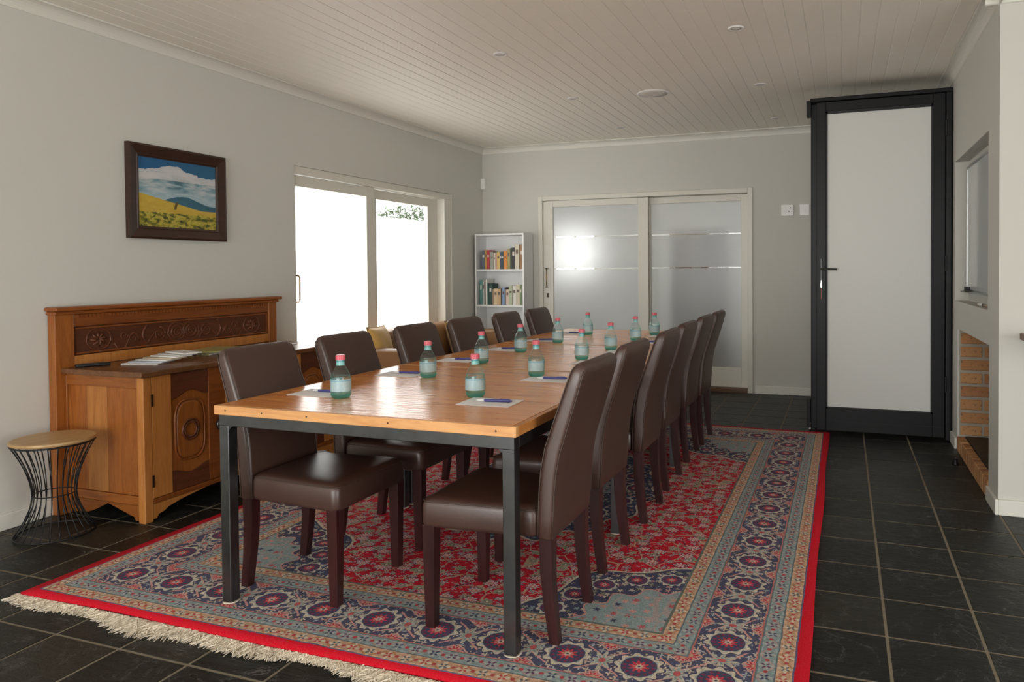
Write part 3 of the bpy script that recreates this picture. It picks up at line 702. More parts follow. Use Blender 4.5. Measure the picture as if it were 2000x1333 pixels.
for k in range(3):
    o = tb if k == 0 else copy_tree(tb)
    o.location = ((TX0_+TX1_)/2, TYa+k*(TL+0.001), RUGZ*0); o['label'] = tl[k]; o['group'] = 'tables pushed together'
    o.location.z = 0.012
    o.scale.z = (TZ-0.012)/TZ

# ------------------------------------------------------------------ dining chairs
def leather():
    g = G('dark_brown_leather'); n = g.noise(g.coord(), 3.5, 3)
    g.set(Base_Color=g.mix(n, (0.043, 0.0185, 0.0125), (0.060, 0.0270, 0.0185)), Roughness=g.add(0.36, g.mul(n, 0.12))); g.bsdf.inputs['Specular IOR Level'].default_value = 0.8
    v = g.vor(g.coord(), 420, 1); g.bump(g.add(g.mul(v.outputs['Distance'], 0.25), g.mul(g.noise(g.coord(), 9, 3), 1.2)), 0.12, 0.004); return g.mat
M_lea = leather(); M_leg = wood('mahogany_leg', (0.036, 0.009, 0.009), (0.016, 0.005, 0.005), 'Z', 6, 0.3, 10, 0.05)
M_seam = plain('brown_piping', (0.055, 0.034, 0.026), 0.45)
def make_chair():
    t = thing('dining_chair', '', 'chair', (0, 0, 0))
    # seat cushion: rounded, narrower at the back
    rings = []
    for z, ins, r in ((0.352, 0.012, 0.02), (0.356, 0.004, 0.024), (0.366, 0.0, 0.026), (0.425, 0.0, 0.028), (0.440, 0.004, 0.03), (0.449, 0.014, 0.032), (0.4535, 0.032, 0.034), (0.4570, 0.075, 0.04), (0.4590, 0.14, 0.03)):
        w, d = 0.418-2*ins, 0.43-2*ins
        rings.append([(p[0], p[1], z+(0.004*(p[0]-0.2) if z > .44 else 0)) for p in rrect(w, d, r, 5, 0.227, 0, 0.13)])
    seat = obj('seat', MB().loft(rings), M_lea, t, world=False, smooth=True)
    zr = [(p[0], p[1], 0.4405) for p in rrect(0.418-.004, 0.43-.004, 0.03, 5, 0.227, 0, 0.13)]
    obj('seat_piping', MB().tube(zr, 0.0022, 5, closed=True), M_seam, seat, world=False, smooth=True)
    # backrest: loft of rounded sections up a bent spine (x back, z)
    spine = [(0.350, -0.008, 0.048), (0.356, -0.008, 0.054), (0.42, -0.011, 0.058), (0.50, -0.015, 0.058), (0.57, -0.022, 0.060), (0.64, -0.036, 0.060), (0.71, -0.060, 0.058), (0.78, -0.084, 0.055), (0.84, -0.104, 0.052), (0.885, -0.119, 0.048), (0.903, -0.125, 0.042), (0.914, -0.1285, 0.031), (0.919, -0.130, 0.016)]
    rings = []
    for i, (z, xc, th) in enumerate(spine):
        a = spine[max(0, i-1)]; b = spine[min(len(spine)-1, i+1)]
        if i >= 9: tx, tz = -0.30, 0.954
        else: tx, tz = b[1]-a[1], b[0]-a[0]; l = math.hypot(tx, tz); tx, tz = tx/l, tz/l
        wid = 0.376-0.004*max(0, (z-0.5))*4-(0.0 if i < 10 else (0.012, 0.03, 0.06)[i-10])-(0.006 if i == 0 else 0)
        pts = rrect(th, wid, min(0.017, th*0.42), 5)
        rings.append([(xc+p[0]*tz, p[1], z-p[0]*tx) for p in pts])
    bk_ = obj('backrest', MB().loft(rings), M_lea, t, world=False, smooth=True)
    for sx in (-1, 1):
        for sy in (-1, 1):
            path = []
            for i in range(1, 11):
                z, xc, th = spine[i]; a = spine[i-1]; b = spine[i+1]; tx, tz = b[1]-a[1], b[0]-a[0]; l = math.hypot(tx, tz); tx, tz = tx/l, tz/l
                wid = 0.376-0.016*max(0, z-0.5)-(0.012 if i == 10 else 0)
                px = sx*(th/2-0.0035)
                path.append((xc+px*tz, sy*(wid/2-0.0035), z-px*tx))
            obj('back_piping', MB().tube(path, 0.0022, 5), M_seam, bk_, world=False, smooth=True)
    for sy in (-1, 1):
        lg = MB()
        rings = []
        for z, w in ((0.0, 0.015), (0.002, 0.0165), (0.36, 0.0225)):
            xc, yc = 0.408, sy*0.1875
            rings.append([(xc+a*w, yc+b*w, z) for a, b in ((-1, -1), (1, -1), (1, 1), (-1, 1))])
        obj('leg', lg.loft(rings), M_leg, t, world=False, bevel=0.002)
        rings = []
        for z, xc, w in ((0.0, -0.034, 0.0165), (0.06, -0.026, 0.0175), (0.14, -0.016, 0.019), (0.24, -0.008, 0.021), (0.36, -0.008, 0.0225)):
            yc = sy*0.158
            rings.append([(xc+a*w, yc+b*w, z) for a, b in ((-1, -1), (1, -1), (1, 1), (-1, 1))])
        obj('leg', MB().loft(rings), M_leg, t, world=False, bevel=0.002)
    return t
chair0 = make_chair()
ordn = ['nearest the viewer', 'second from the viewer', 'third from the viewer', 'fourth from the viewer', 'fifth from the viewer', 'farthest from the viewer']
Lc = [(-2.137, 2.332), (-2.140, 2.880), (-2.140, 3.490), (-2.135, 4.040), (-2.135, 4.635), (-2.135, 5.190)]
Rc = [(-0.912, 2.312), (-0.938, 2.880), (-0.930, 3.478), (-0.945, 4.012), (-0.955, 4.614), (-0.950, 5.10)]
for side, lst in (('window', Lc), ('wall', Rc)):
    for k, (x_, y_) in enumerate(lst):
        o = chair0 if (side == 'window' and k == 0) else copy_tree(chair0)
        o.location = (x_, y_, 0.0125); o.rotation_euler.z = (0 if side == 'window' else PI)+random.uniform(-0.012, 0.012)
        row = 'on the patio door side of the table' if side == 'window' else 'on the folding door side of the table'
        o['label'] = f'brown leather dining chair {row}, {ordn[k]}'; o['group'] = 'brown leather chairs around the table'

# ------------------------------------------------------------------ bottles, note sheets, pens
def thin(name, facing, edge, scat, scol, gloss):
    g = G(name); tr = g.new('ShaderNodeBsdfTransparent'); gl = g.new('ShaderNodeBsdfGlossy'); gl.inputs['Roughness'].default_value = 0.05
    lw = g.new('ShaderNodeLayerWeight'); lw.inputs[0].default_value = 0.5
    f2 = g.m('POWER', lw.outputs['Facing'], 2.2)
    g.l.new(g.mix(f2, facing, edge), tr.inputs[0])
    tl = g.new('ShaderNodeBsdfTranslucent'); tl.inputs[0].default_value = (*scol, 1); m0 = g.new('ShaderNodeMixShader'); m0.inputs[0].default_value = scat; g.l.new(tr.outputs[0], m0.inputs[1]); g.l.new(tl.outputs[0], m0.inputs[2])
    mx = g.new('ShaderNodeMixShader'); g.l.new(g.add(0.025, g.mul(gloss, g.m('POWER', lw.outputs['Facing'], 4.0))), mx.inputs[0]); g.l.new(m0.outputs[0], mx.inputs[1]); g.l.new(gl.outputs[0], mx.inputs[2]); g.surf(mx.outputs[0]); return g.mat
def bottle_glass(): return thin('pale_aqua_bottle', (0.985, 1.0, 1.0), (0.50, 0.86, 0.82), 0.05, (0.7, 0.95, 0.92), 0.5)
def water_mat(): return thin('clear_water', (0.95, 0.995, 0.99), (0.55, 0.90, 0.87), 0.10, (0.7, 0.97, 0.94), 0.25)
def label_mat(name, c1, c2, zmid):
    g = G(name); x_, y_, z_ = g.xyz(g.coord())
    txt = g.noise(g.map(g.coord(), (60, 60, 420)), 2.4, 2, 0.6)
    c = g.mix(g.mul(g.gt(txt, 0.56), 0.5), c1, c2)
    c = g.mix(g.lt(g.abs(g.sub(z_, zmid)), 0.0025), c, c2)
    g.set(Base_Color=c, Roughness=0.35); tr = g.new('ShaderNodeBsdfTransparent'); tr.inputs[0].default_value = (0.8, 0.95, 0.97, 1); mx = g.new('ShaderNodeMixShader'); mx.inputs[0].default_value = 0.68; g.l.new(tr.outputs[0], mx.inputs[1]); g.l.new(g.bsdf.outputs[0], mx.inputs[2]); g.surf(mx.outputs[0])
    return g.mat
M_bot, M_wat = bottle_glass(), water_mat()
M_lab = label_mat('pale_blue_label', (0.50, 0.65, 0.69), (0.24, 0.47, 0.58), 0.068)
M_nlab = label_mat('aqua_neck_label', (0.30, 0.66, 0.64), (0.08, 0.38, 0.40), 0.14)
M_cap = plain('pink_red_cap', (0.62, 0.12, 0.16), 0.35)
def make_bottle():
    t = thing('water_bottle', '', 'bottle', (0, 0, 0))
    prof = [(0.018, 0.004), (0.026, 0.0), (0.033, 0.004), (0.0365, 0.014), (0.0375, 0.026), (0.0378, 0.05), (0.0378, 0.072), (0.0365, 0.082), (0.0325, 0.094), (0.0265, 0.106), (0.0205, 0.116), (0.0160, 0.124), (0.0142, 0.132), (0.0142, 0.147)]
    obj('bottle_body', MB().lathe(prof, 28, cap1=False), M_bot, t, world=False, smooth=True)
    obj('water', MB().lathe([(0.012, 0.0055), (0.026, 0.0025), (0.0315, 0.006), (0.0348, 0.015), (0.0357, 0.026), (0.0360, 0.072), (0.0350, 0.080), (0.0335, 0.0855)], 28), M_wat, t, world=False, smooth=True)
    obj('bottle_base', MB().lathe([(0.012, 0.003), (0.026, 0.0004), (0.0335, 0.004), (0.037, 0.013), (0.0372, 0.017), (0.0345, 0.017), (0.031, 0.008), (0.012, 0.006)], 28), thin('thick_aqua_base', (0.80, 0.97, 0.94), (0.34, 0.78, 0.72), 0.34, (0.55, 0.97, 0.90), 0.4), t, world=False, smooth=True)
    lb = MB(); n = 22; a0, a1 = -PI*0.78, PI*0.78
    lb.loft([[(0.0384*cos(a0+(a1-a0)*j/n), 0.0384*sin(a0+(a1-a0)*j/n), z) for j in range(n+1)] for z in (0.028, 0.050, 0.073)], False, False, False)
    obj('paper_label', lb, M_lab, t, world=False, smooth=True)
    obj('neck_label', MB().lathe([(0.0160, 0.1245), (0.0150, 0.132), (0.0150, 0.145)], 20, cap0=False, cap1=False), M_nlab, t, world=False, smooth=True)
    cp = []
    for z, r in ((0.145, 0.0165), (0.147, 0.0172), (0.160, 0.0172), (0.1635, 0.016), (0.1645, 0.012)):
        cp.append([((r+(0.0006 if j % 2 else 0))*cos(2*PI*j/32), (r+(0.0006 if j % 2 else 0))*sin(2*PI*j/32), z) for j in range(32)])
    obj('bottle_cap', MB().loft(cp), M_cap, t, world=False)
    return t
bot0 = make_bottle()
Lb = [(-1.811, 2.285), (-1.775, 2.845), (-1.779, 3.367), (-1.800, 3.896), (-1.787, 4.456), (-1.795, 5.078)]
Rb = [(-1.329, 2.462), (-1.317, 3.018), (-1.328, 3.656), (-1.320, 4.146), (-1.329, 4.727), (-1.307, 5.165)]
ZT = TZ+0.0006
for side, lst in (('left', Lb), ('right', Rb)):
    for k, (x_, y_) in enumerate(lst):
        o = bot0 if (side == 'left' and k == 0) else copy_tree(bot0)
        o.location = (x_, y_, ZT); o.rotation_euler.z = random.uniform(-0.5, 0.5)-PI/2
        row = 'in the left row on the table' if side == 'left' else 'in the right row on the table'
        o['label'] = f'small pink capped water bottle {row}, {ordn[k]}'; o['group'] = 'water bottles on the table'
M_paper = plain('white_note_paper', (0.78, 0.76, 0.77), 0.75, var=0.02)
M_pen = plain('blue_pen_barrel', (0.055, 0.055, 0.21), 0.35); M_tip = plain('white_pen_tip', (0.75, 0.75, 0.76), 0.4)
sh0 = obj('note_sheet', MB().box(-0.104, 0.104, -0.073, 0.073, 0, 0.0012), M_paper)
def make_pen():
    t = thing('ballpoint_pen', '', 'pen', (0, 0, 0))
    X = lambda p: [[(a, 0.0055+0.0+r*cos(2*PI*j/10)-0.0055, r*sin(2*PI*j/10)+0.0056) for j in range(10)] for a, r in p]
    obj('barrel', MB().loft(X([(-0.030, 0.0042), (-0.028, 0.0052), (0.066, 0.0054), (0.068, 0.0045)])), M_pen, t, world=False, smooth=True)
    obj('tip', MB().loft(X([(-0.062, 0.0008), (-0.056, 0.0022), (-0.046, 0.004), (-0.031, 0.0043)])), M_tip, t, world=False, smooth=True)
    obj('clip', MB().box(0.030, 0.066, -0.0015, 0.0015, 0.0115, 0.0128), M_pen, t, world=False)
    obj('plunger', MB().loft(X([(0.068, 0.003), (0.076, 0.003)])), M_pen, t, world=False)
    return t
pen0 = make_pen()
Ls = [(-1.955, 2.345), (-1.945, 2.892), (-1.955, 3.43), (-1.945, 3.975), (-1.95, 4.56), (-1.94, 5.12)]
Rs = [(-1.216, 2.366), (-1.225, 2.942), (-1.215, 3.53), (-1.21, 4.045), (-1.215, 4.62), (-1.21, 5.06)]
first = True
for side, lst in (('left', Ls), ('right', Rs)):
    for k, (x_, y_) in enumerate(lst):
        o = sh0 if first else sh0.copy()
        if not first: COL.objects.link(o)
        o.location = (x_, y_, ZT); o.rotation_euler.z = random.uniform(-0.03, 0.03)
        row = 'on the left half of the table' if side == 'left' else 'on the right half of the table'
        tag(o, f'white A5 note sheet {row}, {ordn[k]}', 'paper', 'note sheets on the table')
        p = pen0 if first else copy_tree(pen0)
        p.location = (x_+0.005, y_+(0.018 if side == 'left' else 0.004), ZT+0.0013); p.rotation_euler.z = (0.16 if side == 'right' else 0.1)+random.uniform(-0.05, 0.05)
        tag(p, f'blue pen on note sheet {row}, {ordn[k]}', 'pen', 'pens on the note sheets')
        first = False

# ------------------------------------------------------------------ sideboard
SBX, SY0, SY1 = -3.205, 2.58, 4.03
M_oak = wood('golden_oak_z', (0.31, 0.098, 0.016), (0.18, 0.047, 0.007), 'Z', 5, 0.38)
M_oakL = wood('light_oak_z', (0.44, 0.175, 0.04), (0.31, 0.105, 0.02), 'Z', 5, 0.4)
M_oakY = wood('golden_oak_y', (0.25, 0.07, 0.012), (0.14, 0.033, 0.005), 'Y', 5, 0.36)
M_oakX = wood('golden_oak_x', (0.29, 0.092, 0.016), (0.17, 0.045, 0.007), 'X', 5, 0.38)
M_oakD = wood('dark_oak_y', (0.12, 0.032, 0.010), (0.055, 0.014, 0.005), 'Y', 5, 0.42)
M_topw = wood('sideboard_top_wood', (0.17, 0.07, 0.026), (0.09, 0.035, 0.014), 'Y', 5, 0.26)
sb = thing('oak_sideboard', 'carved golden oak sideboard with raised back against left wall', 'sideboard', (-3.5, 3.3, 0))
def part(n, m_, mat, par=None, bev=0.003, **kw): return obj(n, m_, mat, par or sb, bevel=bev, **kw)
part('carcass', MB().box(-3.78, SBX-0.022, SY0+0.022, SY1-0.022, 0.10, 0.72), M_oak)
part('top_board', MB().box(-3.742, SBX+0.02, SY0-0.025, SY1+0.025, 0.719, 0.747), M_topw, bev=0.006)
for y_ in (SY0, SY1-0.045):
    part('corner_post', MB().box(SBX-0.045, SBX, y_, y_+0.045, 0.0, 0.718), M_oakL if y_ == SY0 else M_oak, bev=0.004)
    part('rear_foot', MB().box(-3.78, -3.735, y_, y_+0.045, 0.0, 0.71), M_oak)
for yo, yi in ((SY0, SY0+0.022), (SY1, SY1-0.022)):
    a, b = min(yo, yi), max(yo, yi); r0 = (a+0.002, b)
    part('side_rail', MB().box(-3.735, SBX-0.046, a+0.001, b, 0.662, 0.718), M_oakX)
    part('side_rail', MB().box(-3.735, SBX-0.046, a+0.001, b, 0.088, 0.132), M_oakX)
    for k, (xa, xb) in enumerate(((-3.735, -3.607), (-3.606, -3.463), (-3.462, SBX-0.046))):
        part('side_plank', MB().box(xa+0.0008, xb-0.0008, a+0.010, b, 0.133, 0.661), (M_oak, M_oakL, M_oak)[k], bev=0.0015)
    pts = [(SBX-0.046, 0.087), (SBX-0.046, 0.012), (-3.275, 0.012), (-3.285, 0.03), (-3.31, 0.035), (-3.34, 0.045), (-3.46, 0.080), (-3.56, 0.035), (-3.60, 0.022), (-3.735, 0.012), (-3.735, 0.087)]
    part('side_apron', MB().prism(pts, 'Y', a+0.002, b), M_oakX, bev=0.0015)
# front: three doors between stiles
segs = [(2.627, 3.072), (3.100, 3.530), (3.558, 3.983)]
for (a, b) in ((3.074, 3.098), (3.532, 3.556)): part('front_stile', MB().box(SBX-0.021, SBX, a, b, 0.112, 0.718), M_oakL)
part('front_rail', MB().box(SBX-0.021, SBX, SY0+0.046, SY1-0.046, 0.086, 0.111), M_oakY)
for a, b, s_ in ((SY0+0.046, 2.95, 1), (SY1-0.046, 3.66, -1)):
    pts = [(a, 0.085), (a, 0.012), (a+s_*0.018, 0.012), (a+s_*0.03, 0.03), (a+s_*0.06, 0.036), (a+s_*0.085, 0.05), (a+s_*0.16, 0.066), (a+s_*0.26, 0.078), (b, 0.085)]
    part('front_apron', MB().prism([(p[0], p[1]) for p in pts], 'X', SBX-0.021, SBX-0.001), M_oakL, bev=0.0015)
def ellipse(cy_, cz_, ry, rz, n=28, x_=0, pw=1.0):
    o_ = []
    for k in range(n):
        a = 2*PI*k/n; c_, s_ = cos(a), sin(a)
        o_.append((x_, cy_+ry*math.copysign(abs(c_)**pw, c_), cz_+rz*math.copysign(abs(s_)**pw, s_)))
    return o_
for di, (a, b) in enumerate(segs):
    z0, z1 = 0.114, 0.716; st = 0.108
    dr = part('cabinet_door', MB().box(SBX-0.021, SBX-0.008, a, b, z0, z1), M_oak)
    part('door_stile', MB().box(SBX-0.008, SBX, a, a+st, z0, z1), M_oakL, dr, 0.0015)
    part('door_stile', MB().box(SBX-0.008, SBX, b-st, b, z0, z1), M_oakY if di == 0 else M_oakL, dr, 0.0015)
    ya, yb = a+st+0.001, b-st-0.001; ym = (ya+yb)/2
    def arch(top):
        zz = [0.585+0.035*(0.5+0.5*cos(2*PI*(k/14-0.5))) if top else 0.222-0.028*(0.5+0.5*cos(2*PI*(k/14-0.5))) for k in range(15)]
        return [(ya+(yb-ya)*k/14, zz[k]) for k in range(15)]
    up_ = arch(True); dn = arch(False)
    part('door_rail', MB().prism([(ya, z1)]+up_+[(yb, z1)], 'X', SBX-0.008, SBX-0.001), M_oakD if di != 1 else M_oakY, dr, 0.0015)
    part('door_rail', MB().prism([(ya, z0)]+dn+[(yb, z0)], 'X', SBX-0.008, SBX-0.001), M_oakD if di != 1 else M_oakY, dr, 0.0015)
    part('oval_moulding', MB().tube(ellipse(ym, 0.415, (yb-ya)*0.40, 0.155, 36, SBX-0.006, 0.55), 0.0055, 8, closed=True), M_oakY, dr, 0, smooth=True)
    part('oval_field', MB().loft([ellipse(ym, 0.415, (yb-ya)*0.37*k_, 0.15*k_, 36, SBX-0.008+h_, 0.6) for k_, h_ in ((1, 0), (0.93, 0.006))]), M_oak, dr, 0)
    for rr_ in (0.052, 0.038): part('ring', MB().tube(ellipse(ym, 0.413, rr_*0.95, rr_, 28, SBX-0.001), 0.0055, 8, closed=True), M_oakD, dr, 0, smooth=True)
    ky = b-0.055 if di < 2 else a+0.055
    kn = MB().loft([[(SBX+x_, ky+r_*cos(2*PI*j/18), 0.405+1.35*r_*sin(2*PI*j/18)) for j in range(18)] for x_, r_ in ((0, 0.012), (0.008, 0.011), (0.014, 0.022), (0.022, 0.024), (0.030, 0.018), (0.033, 0.006))])
    part('knob', kn, plain('dark_knob', (0.02, 0.014, 0.012), 0.25), dr, 0, smooth=True)
    for hz in (0.60, 0.20): part('hinge', MB().box(SBX, SBX+0.004, a-0.006, a+0.004, hz-0.03, hz+0.03), M_bronze, dr, 0)
# raised back
XB = -3.79
part('back_post', MB().box(XB, -3.738, 2.530, 2.628, 0.0, 1.036), M_oak)
part('back_post', MB().box(XB, -3.738, 3.972, 4.042, 0.0, 1.036), M_oak)
part('back_cornice', MB().box(XB, -3.700, 2.512, 4.062, 1.037, 1.058), M_oakY, bev=0.007)
part('back_moulding', MB().box(XB, -3.722, 2.52, 4.052, 1.018, 1.036), M_oakY, bev=0.006)
part('upper_rail', MB().box(XB, -3.742, 2.629, 3.971, 0.952, 1.017), M_oakY)
n_d = 60; dm = MB()
for k in range(n_d): y_ = 2.64+(3.96-2.64)*k/n_d; dm.box(-3.742, -3.736, y_, y_+0.014, 0.998, 1.012)
part('dentil_strip', dm, M_oakY, bev=0)
part('lower_rail', MB().box(XB, -3.742, 2.629, 3.971, 0.748, 0.802), M_oakL)
part('carved_panel', MB().box(XB, -3.756, 2.629, 3.971, 0.802, 0.952), M_oakD)
part('panel_bead', MB().tube([(-3.750, 2.640, 0.812), (-3.750, 3.960, 0.812), (-3.750, 3.960, 0.942), (-3.750, 2.640, 0.942)], 0.005, 6, closed=True), M_oakY, bev=0)
cv = MB(); yc = 3.30; xq = -3.7555
def C(y_, z_, ry, rz, r=0.0045): cv.tube(ellipse(y_, z_, ry, rz, 26, xq), r, 6, closed=True)
def S(y_, z_, R, turns, dirn, ph=0): cv.tube([(xq, y_+R*(1-t/26)*cos(ph+dirn*2*PI*turns*t/24), z_+R*(1-t/26)*sin(ph+dirn*2*PI*turns*t/24)) for t in range(25)], [0.0048-0.0022*t/24 for t in range(25)], 6)
for s_ in (-1, 1):
    C(yc+s_*0.05, 0.877, 0.058, 0.055); C(yc+s_*0.05, 0.877, 0.036, 0.034); S(yc+s_*0.05, 0.877, 0.024, 1.5, s_)
    S(yc+s_*0.165, 0.872, 0.042, 1.8, s_, PI/2); cv.tube([(xq, yc+s_*(0.11+0.13*t/12), 0.83+0.06*sin(t/12*PI)) for t in range(13)], 0.004, 6)
    cv.tube([(xq, yc+s_*(0.245+0.028*sin(t/14*PI)), 0.825+0.105*t/14) for t in range(15)], 0.006, 6)
    S(yc+s_*0.33, 0.862, 0.032, 1.6, -s_); S(yc+s_*0.385, 0.885, 0.026, 1.4, s_); cv.tube([(xq, yc+s_*(0.29+0.15*t/12), 0.845+0.05*sin(t/12*2*PI)) for t in range(13)], 0.004, 6)
    C(yc+s_*0.53, 0.877, 0.068, 0.058); 
    for a in range(8): cv.tube([(xq, yc+s_*0.53, 0.877), (xq+0.002, yc+s_*0.53+0.025*cos(a*PI/4+.3), 0.877+0.022*sin(a*PI/4+.3)), (xq, yc+s_*0.53+0.046*cos(a*PI/4), 0.877+0.04*sin(a*PI/4))], [0.003, 0.008, 0.003], 6)
part('scroll_carving', cv, M_oakD, bev=0, smooth=True)
# things lying on the sideboard
ZS = 0.7475
rm = thing('remote_control', 'black remote control lying at the left end of the sideboard', 'remote', (-3.668, 2.672, ZS), 1.05)
obj('casing', MB().box(-0.075, 0.075, -0.022, 0.022, 0, 0.014), M_black, rm, bevel=0.005, world=False)
obj('buttons', MB().box(-0.05, 0.05, -0.012, 0.012, 0.0138, 0.0155), plain('dark_grey_rubber', (0.03, 0.03, 0.03), 0.6), rm, world=False)
M_br = [plain('brochure_'+n_, c_, 0.4, var=0.25) for n_, c_ in (('white', (0.78, 0.78, 0.76)), ('blue', (0.45, 0.50, 0.58)), ('tan', (0.55, 0.46, 0.33)), ('grey', (0.5, 0.5, 0.48)))]
tags_ = ['lowest and nearest of the fan', 'second of the fan', 'third of the fan', 'fourth of the fan', 'fifth of the fan', 'sixth of the fan', 'topmost and farthest of the fan']
for k in range(7):
    o = obj('brochure', MB().box(-0.10, 0.10, -0.05, 0.05, 0, 0.0055), M_br[(0, 1, 0, 2, 0, 3, 0)[k]], bevel=0.0008)
    o.location = (-3.495+0.004*k, 2.83+0.036*k, ZS+k*0.0058); o.rotation_euler.z = 0.30-0.09*k
    tag(o, f'folded white brochure fanned out on the sideboard, {tags_[k]}', 'brochure', 'brochures fanned on the sideboard')
for k, (nm, c_, lb_) in enumerate((('lower', (0.10, 0.10, 0.07), 'dark covered magazine under the yellow one on the sideboard'), ('upper', (0.40, 0.33, 0.12), 'yellow patterned magazine on the dark one on the sideboard'))):
    g = G('magazine_cover_'+nm); n_ = g.vor(g.coord(), 26, 0.6); g.set(Base_Color=g.mix(g.gt(n_.outputs['Distance'], 0.5), c_, (0.30, 0.32, 0.14)), Roughness=0.35)
    mg = thing('magazine', lb_, 'magazine', (-3.585+0.01*k, 3.335+0.03*k, ZS+0.0105*k), 0.12+0.15*k)
    obj('cover', MB().box(-0.105, 0.105, -0.14, 0.14, 0.0085, 0.0098).box(-0.105, 0.105, -0.14, 0.14, 0, 0.001).box(-0.105, 0.105, -0.14, -0.1385, 0.001, 0.0085), g.mat, mg, world=False)
    obj('pages', MB().box(-0.103, 0.103, -0.138, 0.138, 0.001, 0.0085), M_paper, mg, world=False)
for k, lb_ in enumerate(('loose white paper at the window end of the sideboard, lower sheet', 'loose white paper at the window end of the sideboard, upper sheet')):
    o = obj('loose_paper', MB().box(-0.105, 0.105, -0.148, 0.148, 0, 0.002), M_paper); o.location = (-3.56+0.02*k, 3.72+0.035*k, ZS+0.0022*k); o.rotation_euler.z = 0.1-0.2*k
    tag(o, lb_, 'paper', 'papers at the window end of the sideboard')

# ------------------------------------------------------------------ wire stool
stl = thing('wire_stool', 'round wooden stool on black hourglass wire base by sideboard', 'stool', (-3.515, 2.362, 0))
def s_prof(z): 
    u = z/0.435
    return 0.086+0.080*(abs(u-0.44)/(0.56 if u > 0.44 else 0.44))**1.75
obj('stool_top', MB().lathe([(0.160, 0.437), (0.168, 0.440), (0.171, 0.446), (0.169, 0.453), (0.162, 0.4555)], 48), wood('pale_stool_wood', (0.52, 0.33, 0.15), (0.40, 0.235, 0.095), 'Y', 4, 0.42, 7), stl, world=False, smooth=False, bevel=0)
for k in range(26):
    a = 2*PI*k/26; tw = 0.0
    obj('wire', MB().tube([(s_prof(z)*cos(a+tw*z), s_prof(z)*sin(a+tw*z), z) for z in [0.008+0.427*t/12 for t in range(13)]], 0.0026, 6), M_black, stl, world=False, smooth=True)
for z, r_ in ((0.006, 0.0045), (0.192, 0.0026), (0.433, 0.004)):
    R0 = s_prof(max(z, 0.008))
    obj('wire_ring', MB().tube([(R0*cos(2*PI*k/40), R0*sin(2*PI*k/40), z) for k in range(40)], r_, 6, closed=True), M_black, stl, world=False, smooth=True)

# ------------------------------------------------------------------ painting
pt = thing('framed_painting', 'landscape painting of yellow field under clouds in dark wood frame', 'painting', (XL, 3.308, 1.697))
PHW, PHH = 0.340, 0.271; fwid = 0.072
M_fr = wood('dark_walnut_frame', (0.042, 0.017, 0.010), (0.020, 0.008, 0.005), 'Y', 5, 0.33)
def member(a, b):      # mitred sloping frame member between outer corners a, b (y, z signs)
    rings = []
    for (sy, sz) in (a, b):
        o_ = []
        for dp, x_ in ((0, 0.002), (0, 0.030), (0.012, 0.034), (0.055, 0.020), (0.060, 0.024), (fwid, 0.018), (fwid, 0.002)):
            o_.append((x_, sy*(PHW-dp), sz*(PHH-dp)))
        rings.append(o_)
    return MB().loft(rings)
for a, b in (((-1, -1), (1, -1)), ((1, -1), (1, 1)), ((1, 1), (-1, 1)), ((-1, 1), (-1, -1))): obj('frame_member', member(a, b), M_fr, pt, world=False)
